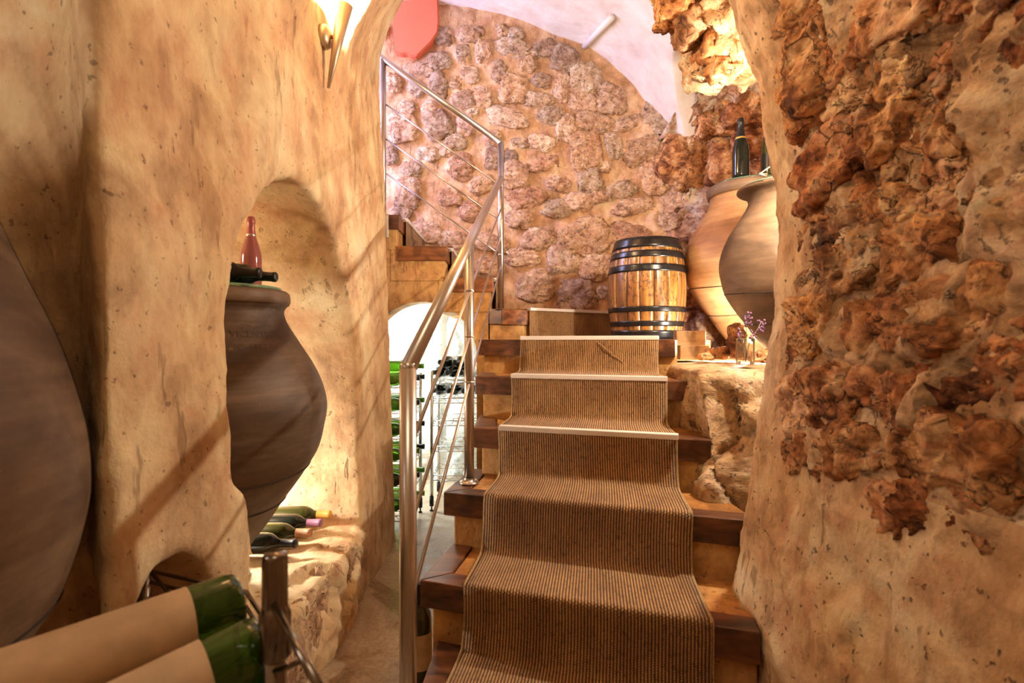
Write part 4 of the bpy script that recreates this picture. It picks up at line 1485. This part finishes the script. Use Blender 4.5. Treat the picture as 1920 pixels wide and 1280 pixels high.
wrapped_text('VICENTE', jarA, RA, .030, -.97, .765, M['ink'])
wrapped_text('C. 1912 LL', jarA, RA, .027, -.90, .727, M['ink'])

# ------------------------------------------------------------------ bottles
BORD = [(0, .012), (.02, .006), (.030, .0), (.0355, .002), (.037, .008), (.037, .185), (.0345, .203), (.027, .218), (.0175, .232), (.0148, .245), (.0142, .285), (.0155, .287), (.0155, .296), (.0135, .298), (0, .298)]
CHAM = [(0, .02), (.02, .008), (.034, .0), (.0415, .003), (.043, .012), (.043, .135), (.040, .160), (.032, .192), (.022, .225), (.0165, .255), (.0152, .285), (.0172, .288), (.0172, .298), (.016, .302), (.016, .310), (.012, .316), (0, .317)]


def bottle_proto(name, prof, glass, foil, label_mat=None, lab=(.05, .15), foil_from=None, arc=(0, 2 * math.pi), seg=28, name_foil='foil_capsule', grow=1.0):
    root = empty(name, (0, 0, 0))
    fine = []
    for i in range(len(prof)):
        fine.append(prof[i])
    v, f = lathe_data(fine, seg)
    pydata('glass', v, f, glass, root)
    R = np.array(prof)
    def rad(z):
        i = np.searchsorted(R[4:, 1], z) + 4
        i = min(max(i, 5), len(R) - 1)
        t = (z - R[i - 1, 1]) / (R[i, 1] - R[i - 1, 1] + 1e-9)
        return R[i - 1, 0] + (R[i, 0] - R[i - 1, 0]) * min(max(t, 0), 1)
    if foil is not None:
        z0 = foil_from
        zs = [z0] + [z for r, z in prof[4:-2] if z > z0 + .002]
        pts = [(rad(z) + .0006, z) for z in zs] + [(prof[-2][0] + .0006, prof[-2][1] + .0008), (0, prof[-1][1] + .0012)]
        v, f = lathe_data(pts, seg)
        pydata(name_foil, v, f, foil, root)
    if label_mat is not None:
        z0, z1 = lab
        pts = [(rad(z) + .0007, z) for z in np.linspace(z0, z1, 5)]
        v, f = lathe_data(pts, seg, arc[0], arc[1])
        pydata('paper_label', v, f, label_mat, root)
    return root


def place(root, loc, direction, roll=0.0, label=None, cat='bottle', group=None, s=1.0):
    d = Vector(direction).normalized()
    q = d.to_track_quat('Z', 'Y')
    root.rotation_mode = 'QUATERNION'
    root.rotation_quaternion = q @ Matrix.Rotation(roll, 3, 'Z').to_quaternion()
    root.location = loc
    root.scale = (s, s, s)
    return tag(root, label, cat, group)


# upright sparkling wine on the tan jar
lidC = .955 + .957 + .0095
b1 = bottle_proto('sparkling_wine_bottle', CHAM, M['glass_black'], M['foil_black'], None, foil_from=.205)
v, f = lathe_data([(.0282, .203), (.0286, .206), (.0265, .213), (.0258, .214)], 28)
pydata('gold_cord', v, f, M['gold'], b1)
place(b1, (1.215, 2.82, lidC), (0, 0, 1), 0, 'all black sparkling wine bottle standing on the tan jar', 'bottle', 'bottles on the tan jar')
b2 = bottle_proto('sparkling_wine_bottle', CHAM, M['glass_olive'], M['foil_black'], M['foil_black'], (.03, .105), .225)
v, f = lathe_data([(.0228, .222), (.0232, .225), (.0222, .229), (.0218, .230)], 28)
pydata('gold_cord', v, f, M['gold'], b2)
v, f = lathe_data([(.0442, .06), (.0442, .10)], 28, -2.9, -1.9)
pydata('blue_panel', v, f, M['print_blue'], b2)
place(b2, (1.365, 2.80, lidC), (0, 0, 1), 0, 'green sparkling wine bottle with black and gold label on the tan jar', 'bottle', 'bottles on the tan jar', 1.1)


def on_bottle_text(root, prof, body, size, ang, z, mat, vertical=False, name='lettering'):
    R = np.array(prof)
    i = np.searchsorted(R[4:, 1], z) + 4
    rr = float(np.interp(z, R[4:-2, 1], R[4:-2, 0])) + .0016
    cu = bpy.data.curves.new('txt', 'FONT')
    cu.body = body; cu.size = size; cu.align_x = 'CENTER'; cu.resolution_u = 2
    tmp = bpy.data.objects.new('txt', cu); COL.objects.link(tmp)
    dg = bpy.context.evaluated_depsgraph_get()
    me = bpy.data.meshes.new_from_object(tmp.evaluated_get(dg))
    bpy.data.objects.remove(tmp)
    bm = bmesh.new(); bm.from_mesh(me)
    for vv in bm.verts:
        x, y = (vv.co.x, vv.co.y) if not vertical else (-vv.co.y, vv.co.x)
        r2 = rr if not vertical else float(np.interp(z + y, R[4:-2, 1], R[4:-2, 0])) + .0016
        a = ang + x / rr
        vv.co = (r2 * math.cos(a), r2 * math.sin(a), z + y)
    bm_obj(name, bm, mat, root)


on_bottle_text(b1, CHAM, 'LUMETA', .011, -1.9, .262, M['print_white'], True)
on_bottle_text(b2, CHAM, 'BRUT', .011, -1.85, .262, M['gold'], True)
on_bottle_text(b2, CHAM, 'ANNA', .013, -2.3, .08, M['print_white'])
for (da, dz, r) in ((-.12, .098, .010), (.14, .098, .010), (-.04, .072, .011), (.2, .07, .009)):
    pts = []
    for i in range(17):
        t = 2 * math.pi * i / 16 * .8
        a = -1.75 + da + r * math.cos(t) / .044
        pts.append((.0446 * math.cos(a), .0446 * math.sin(a), dz + r * math.sin(t)))
    tube('gold_scroll', pts, .0012, M['gold'], b2, 6)

# bottles on the glass plate of the niche jar
lidA = 1.222 + .0095
b3 = bottle_proto('rose_wine_bottle', CHAM, M['glass_pink'], M['foil_pink'], None, foil_from=.235)
v, f = lathe_data([(.0206, .232), (.0212, .235), (.0205, .240), (.0200, .241)], 28)
pydata('silver_ring', v, f, M['silver'], b3)
place(b3, (-.995, 1.93, lidA), (0, 0, 1), 0, 'pink rose wine bottle standing on the niche jar', 'bottle')
b3.location = (-.905, 1.84, lidA)
b3.scale = (.8, .8, .8)
b4 = bottle_proto('wine_bottle', BORD, M['glass_black'], M['foil_black'], None, foil_from=.22)
place(b4, (-1.055, 1.70, lidA + .046), (1, .02, -.06), 0, 'black wine bottle lying on the niche jar with its neck past the plate', 'bottle', 'bottles lying on the niche jar')
b5 = bottle_proto('wine_bottle', BORD, M['glass_black'], M['foil_black'], None, foil_from=.22)
place(b5, (-1.07, 1.63, lidA + .044), (1, .0, -.04), 0, 'black wine bottle lying nearest on the niche jar', 'bottle', 'bottles lying on the niche jar')

# four dusty bottles on the sill
SILL = .29
sill = [(-1.07, 1.92, M['foil_black'], M['paper_old'], 'dusty wine bottle with black capsule, front of the row on the niche sill'),
        (-1.055, 2.005, M['foil_tan'], M['paper_white'], 'dusty wine bottle with tan capsule, second in the row on the niche sill'),
        (-1.05, 2.09, M['foil_purple'], M['paper_white'], 'dusty wine bottle with mauve capsule on the niche sill'),
        (-1.045, 2.17, M['foil_gold'], M['paper_old'], 'dusty wine bottle with amber capsule at the back of the niche sill')]
for i, (x, y, fo, pa, lb) in enumerate(sill):
    b = bottle_proto('wine_bottle', BORD, M['glass_olive'] if i % 2 else M['glass_black'], fo, pa, (.05, .15), .242, (2.2, 4.6))
    place(b, (x, y, SILL + .036 + .004 * i), (1, -.06 + .04 * i, 0.01), 0.6, lb, 'bottle', 'dusty bottles on the niche sill')

# bottle on the floor beside the stairs
b = bottle_proto('wine_bottle', BORD, M['glass_olive'], M['foil_black'], M['paper'], (.04, .15), .235)
place(b, (-.288, 1.66, 0.002), (0, 0, 1), 0, 'wine bottle standing on the floor against the side of the stairs', 'bottle')

# ------------------------------------------------------------------ near wine rack with two bottles
rackN = empty('wine_rack', (-.268, .6, 0), 'dark chrome wire wine rack in the near left corner', 'wine rack')
PX, PY = -.268, .60
po = tube('post', [(PX, PY, 0.0), (PX, PY, .79)], .0125, M['chrome_dark'], None, 28); addp(po, rackN)
v, f = lathe_data([(.0138, 0), (.0138, .052), (.0132, .056), (.0118, .059), (0, .060)], 28)
cp = pydata('post_cap', v, f, M['chrome_dark']); cp.location = (PX, PY, .755); addp(cp, rackN)
v, f = lathe_data([(.0132, 0), (.0172, .004), (.0172, .05), (.0142, .058), (.0132, .06)], 28)
cp = pydata('collar', v, f, M['chrome_dark']); cp.location = (PX, PY, .695); addp(cp, rackN)
dirA = Vector((.685, .728, 0)).normalized()      # bottles point along this, bases away
dirB = Vector((.72, -.69, 0)).normalized()
for dz in (0, -.022):
    t_ = tube('shelf_wire', [Vector((PX, PY, .722 + dz)), Vector((-.40, .80, .675 + dz)), Vector((-.72, 1.05, .60 + dz))], .0034, M['chrome_dark'], None, 10); addp(t_, rackN)
p0 = Vector((PX + .006, PY - .016, .762))
e0 = W(600, 1290, .46)
t_ = tube('brace', [p0, e0], .0042, M['chrome_dark'], None, 12); addp(t_, rackN)
t_ = tube('brace_link', [W(515, 1258, .575), W(540, 1250, .56), W(570, 1235, .53)], .003, M['chrome_dark'], None, 10); addp(t_, rackN)
for (bx, by) in ((PX - .42, PY + .39), (PX - .36, PY - .36)):
    po = tube('post', [(bx, by, 0.0), (bx, by, .62)], .0125, M['chrome_dark'], None, 16); addp(po, rackN)
for zz in (.15, .42, .625):
    for sg in (0, 1):
        a_ = Vector((PX, PY, zz)) - dirA * .5 * sg
        t_ = tube('shelf_wire', [a_, a_ - dirB * .58], .0034, M['chrome_dark'], None, 8); addp(t_, rackN)


def near_bottle(base_px, Yb, tail_px, Yt, lb, s):
    b = bottle_proto('wine_bottle', [(0, .018), (.016, .010), (.026, .002), (.033, .0), (.0365, .004), (.0385, .014)] + [(r, z + .10) for r, z in BORD[5:]], M['glass_green'], M['foil_black'], M['paper'], (.055, .28), .34, seg=56)
    p, q = W(*base_px, Yb), W(*tail_px, Yt)
    place(b, p, q - p, 0.0, lb, 'bottle', 'bottles on the near rack', s)
    return b


near_bottle((447, 1128), .74, (0, 1292), .575, 'green wine bottle with cream label lying upper left on the near rack', 1.08)
near_bottle((492, 1216), .64, (60, 1440), .50, 'green wine bottle with cream label lying lower and nearest on the near rack', 1.08)

# ------------------------------------------------------------------ racks in the bottle store
def store_rack(name, x0, x1, y0, y1, zs, top, label, zig='x'):
    root = empty(name, (x0, y0, 0), label, 'wine rack', 'chrome racks in the bottle store')
    for (x, y) in ((x0, y0), (x1, y0), (x0, y1), (x1, y1)):
        p = tube('post', [(x, y, .03), (x, y, top)], .0115, M['chrome'], None, 12); addp(p, root)
        ft = pydata('foot', *lathe_data([(0, 0), (.012, 0), (.012, .006), (.005, .01), (.005, .03), (.0135, .032), (.0135, .09), (0, .09)], 12), M['black_plastic'])
        ft.location = (x, y, 0.0); addp(ft, root)
    for z in zs:
        fr_pts = [(x0, y0), (x1, y0), (x1, y1), (x0, y1)]
        for i in range(4):
            a, b = fr_pts[i], fr_pts[(i + 1) % 4]
            for dz in (0, -.03):
                t = tube('shelf_wire', [(a[0], a[1], z + dz), (b[0], b[1], z + dz)], .003, M['chrome'], None, 8); addp(t, root)
            # zigzag lattice between the two wires
            n_ = max(4, int((Vector(b) - Vector(a)).length / .035))
            pts = [Vector((a[0], a[1], 0)).lerp(Vector((b[0], b[1], 0)), j / n_) + Vector((0, 0, z - (.03 if j % 2 else 0))) for j in range(n_ + 1)]
            t = tube('lattice_wire', pts, .0018, M['chrome'], None, 6); addp(t, root)
        m = 5
        for j in range(1, m):
            if zig == 'x':
                yy = y0 + (y1 - y0) * j / m
                t = tube('shelf_wire', [(x0, yy, z), (x1, yy, z)], .002, M['chrome'], None, 6)
            else:
                xx = x0 + (x1 - x0) * j / m
                t = tube('shelf_wire', [(xx, y0, z), (xx, y1, z)], .002, M['chrome'], None, 6)
            addp(t, root)
    return root


zsL = (.10, .24, .38, .52, .66, .80)
store_rack('wine_rack', -.86, -.565, 2.90, 3.27, zsL, .86, 'chrome wire rack full of green bottles just inside the arch')
zsB = (.22, .40, .56, .70, .815)
store_rack('wine_rack', -.50, -.175, 3.30, 3.62, zsB, .87, 'chrome wire rack of dark bottles under the arch by the stairs', 'y')
# left rack: necks towards the stairs
gl = [M['glass_bright'], M['glass_green'], M['glass_bright'], M['glass_green'], M['glass_olive'], M['glass_green']]
ordn = ('lowest', 'second lowest', 'third', 'fourth', 'fifth', 'top')
pos = ('nearest', 'middle', 'farthest')
protos = {}
for mi in ('glass_bright', 'glass_green', 'glass_olive', 'glass_black'):
    protos[mi] = bottle_proto('wine_bottle', BORD, M[mi], M['foil_black'] if mi != 'glass_bright' else M['glass_bright'], M['paper_white'] if mi == 'glass_black' else None, (.05, .15), .245, seg=18)
used_p = set()


def take(mi):
    if mi in used_p:
        return copy_tree(protos[mi])
    used_p.add(mi)
    return protos[mi]


for r_, z in enumerate(zsL):
    for c_ in range(3):
        b = take(['glass_green', 'glass_olive', 'glass_bright', 'glass_green', 'glass_bright', 'glass_bright'][(r_ + c_ * 2) % 6])
        place(b, (-.845 + .01 * ((r_ * 3 + c_) % 3), 2.965 + .115 * c_, z + .041), (1, 0, .0), .3 * c_, f'green bottle, {pos[c_]} on the {ordn[r_]} shelf of the left store rack', 'bottle', 'bottles in the left store rack')
# a second layer lying on the top shelf
b = take('glass_bright'); place(b, (-.835, 3.02, .80 + .108), (1, 0, 0), 0, 'bright green bottle in front of the upper layer on the left store rack', 'bottle', 'bottles in the left store rack')
b = take('glass_bright'); place(b, (-.82, 3.14, .80 + .108), (1, 0, 0), 0, 'bright green bottle at the back of the upper layer on the left store rack', 'bottle', 'bottles in the left store rack')
# right rack: necks towards the corridor
RB = [(-.43, .815, 'left of three on the top shelf'), (-.34, .815, 'middle of three on the top shelf'), (-.25, .815, 'right of three on the top shelf'),
      (-.43, .70, 'left of three on the second shelf'), (-.33, .70, 'middle of three on the second shelf'), (-.235, .70, 'right of three on the second shelf'), (-.22, .40, 'alone on the fourth shelf')]
for (x, z, t) in RB:
    b = take('glass_black')
    place(b, (x, 3.64, z + .041), (-.25, -1, 0.0), 1.2, f'dark bottle, {t} of the right store rack', 'bottle', 'bottles in the right store rack')
for (x, y, t) in ((-.385, 3.64, 'left of the two stacked on top'), (-.293, 3.64, 'right of the two stacked on top')):
    b = take('glass_black')
    place(b, (x, y, .815 + .041 + .066), (-.25, -1, 0), 2.0, f'dark bottle, {t} on the right store rack', 'bottle', 'bottles in the right store rack')

# ------------------------------------------------------------------ barrel
BX, BY, BZ, BH = .766, 3.02, 1.066, .555
barrel = empty('oak_barrel', (BX, BY, BZ), 'small varnished oak barrel with black hoops on the landing', 'barrel')


def brad(t):
    return .186 + .031 * (1 - (2 * t - 1) ** 2) - (0.010 * (t > .5) * (2 * t - 1) ** 2)


NST = 18
for i in range(NST):
    a0 = 2 * math.pi * i / NST + .1 + .004; a1 = 2 * math.pi * (i + 1) / NST + .1 - .004
    verts, faces = [], []
    nz_, na = 14, 5
    for j in range(nz_):
        t = j / (nz_ - 1)
        for lay in (0, 1):
            for k in range(na):
                a = a0 + (a1 - a0) * k / (na - 1)
                r = brad(t) - (.022 if lay else 0) - (.0015 if k in (0, na - 1) and not lay else 0)
                verts.append((r * math.cos(a), r * math.sin(a), t * BH))
    row = na * 2
    for j in range(nz_ - 1):
        for k in range(na - 1):
            b = j * row + k
            faces.append((b, b + 1, b + row + 1, b + row))
            b = j * row + na + k
            faces.append((b + 1, b, b + row, b + row + 1))
        faces.append((j * row, (j + 1) * row, (j + 1) * row + na, j * row + na))
        faces.append((j * row + na - 1, j * row + row - 1, (j + 1) * row + row - 1, (j + 1) * row + na - 1))
    for k in range(na - 1):
        faces.append((k + 1, k, na + k, na + k + 1))
        b = (nz_ - 1) * row
        faces.append((b + k, b + k + 1, b + na + k + 1, b + na + k))
    o = pydata('stave', verts, faces, M['stave'], barrel, True)
    tint = rnd.choice([(1.0, .95, .9), (1.2, 1.1, .9), (.85, .78, .75), (1.35, 1.35, 1.0), (1.05, .9, .8), (.95, .95, .95)])
    o.color = (*tint, 1)
for (t0, t1) in ((0.0, .085), (.125, .175), (.265, .315), (.655, .725), (.795, .86), (.892, .995)):
    pts = [(brad(t0 + (t1 - t0) * j / 4) + .0035, (t0 + (t1 - t0) * j / 4) * BH) for j in range(5)]
    v, f = lathe_data([(pts[0][0] - .004, pts[0][1])] + pts + [(pts[-1][0] - .004, pts[-1][1])], 64)
    pydata('hoop', v, f, M['black_iron'], barrel)
for zz in (.02, BH - .025):
    v, f = lathe_data([(0, zz), (.172, zz), (.172, zz + .012), (0, zz + .012)], 40)
    pydata('barrel_head', v, f, M['stave'], barrel)
v, f = lathe_data([(.0, .0), (.008, .002), (.011, .008), (.009, .016), (.0, .02)], 14)
o = pydata('bung', v, f, M['black_iron'], barrel); o.location = (-.01, -.13, BH - .013)

# ------------------------------------------------------------------ blocks, vase
for i, (cx, cy, z0, h, w, d, rz, lb) in enumerate([(.872, 2.565, .965, .068, .135, .11, -.12, 'pale wooden block, lower of the two stacked beside the barrel'), (.862, 2.58, 1.034, .070, .135, .11, -.17, 'pale wooden block, upper of the two stacked beside the barrel')]):
    bm = prism_bm([(-w / 2, -d / 2), (w / 2, -d / 2), (w / 2, d / 2), (-w / 2, d / 2)], 0, h, .003)
    o = bm_obj('wooden_block', bm, M['block_wood'])
    o.location = (cx, cy, z0); o.rotation_euler = (0, 0, rz)
    tag(o, lb, 'block', 'wooden blocks beside the barrel')
vx, vy, vz = .872, 1.985, .966
vase = empty('glass_vase', (vx, vy, vz), 'small square clear glass vase on the rock ledge', 'vase')
w = .024; iw = .017
bm = bmesh.new()
rings = []
for (hw, z) in ((w, 0), (w, .098), (iw, .098), (iw, .012)):
    rings.append([bm.verts.new((sx * hw, sy * hw, z)) for sx, sy in ((-1, -1), (1, -1), (1, 1), (-1, 1))])
for a, b in zip(rings, rings[1:]):
    for i in range(4):
        bm.faces.new((a[i], a[(i + 1) % 4], b[(i + 1) % 4], b[i]))
bm.faces.new(rings[0][::-1]); bm.faces.new(rings[-1])
bmesh.ops.bevel(bm, geom=[e for e in bm.edges], offset=.0012, segments=1, affect='EDGES')
o = bm_obj('glass', bm, M['glass_clear'], vase); o.rotation_euler = (0, 0, .25)
for (tx, tz, lean, n_, lb) in ((.010, .175, .018, 26, 'tall dried lavender sprig leaning left in the vase'), (.062, .150, .05, 26, 'dried lavender sprig leaning right in the vase'), (-.018, .118, -.012, 12, 'short drooping lavender sprig in the vase'), (.028, .115, .02, 12, 'short upright lavender sprig in the vase')):
    sp = empty('lavender_sprig', (vx, vy, vz + .013), lb, 'flower', 'lavender in the glass vase')
    tube('stem', [(0, 0, 0), (tx * .2, 0, tz * .4), (tx * .7, .003, tz * .75), (tx, 0, tz)], .0011, M['stem'], sp, 6)
    bm = bmesh.new()
    for i in range(n_):
        t = i / n_
        c = Vector((tx, 0, tz - .045 * t)) + Vector((rnd.uniform(-1, 1) * .012, rnd.uniform(-1, 1) * .012, rnd.uniform(-.004, .006)))
        bmesh.ops.create_icosphere(bm, subdivisions=1, radius=rnd.uniform(.0032, .0055), matrix=Matrix.Translation(c) @ Matrix.Diagonal((1, 1, 1.3, 1)))
    bm_obj('blossom', bm, M['lavender'], sp, True)

# ------------------------------------------------------------------ wall lamp
lamp = empty('wall_lamp', (-.66, 1.93, 2.14), 'brass cone wall lamp high on the left wall', 'wall lamp')
v, f = lathe_data([(0, .03), (.02, .03), (.036, .024), (.042, .012), (.043, 0), (0, 0)], 36)
o = pydata('wall_plate', v, f, M['brass'], lamp); o.rotation_euler = (0, math.pi / 2, 0); o.location = (-.028, .0, .02)
o = tube('arm', [(.0, 0, .02), (.035, 0, .02)], .007, M['brass'], lamp, 12)
bot, top = Vector((-.008, 0, -.165)), Vector((.052, 0, .135))
d = (top - bot); L_ = d.length
v, f = lathe_data([(0, 0), (.005, 0), (.029, L_), (.0275, L_), (.004, .01)], 36)
o = pydata('cone_shade', v, f, M['brass'], lamp)
o.rotation_mode = 'QUATERNION'; o.rotation_quaternion = d.to_track_quat('Z', 'Y'); o.location = bot
ll = light('wall_lamp_light', 'POINT', (-.66 + .053, 1.93, 2.14 + .140), 42, WARM, .012)
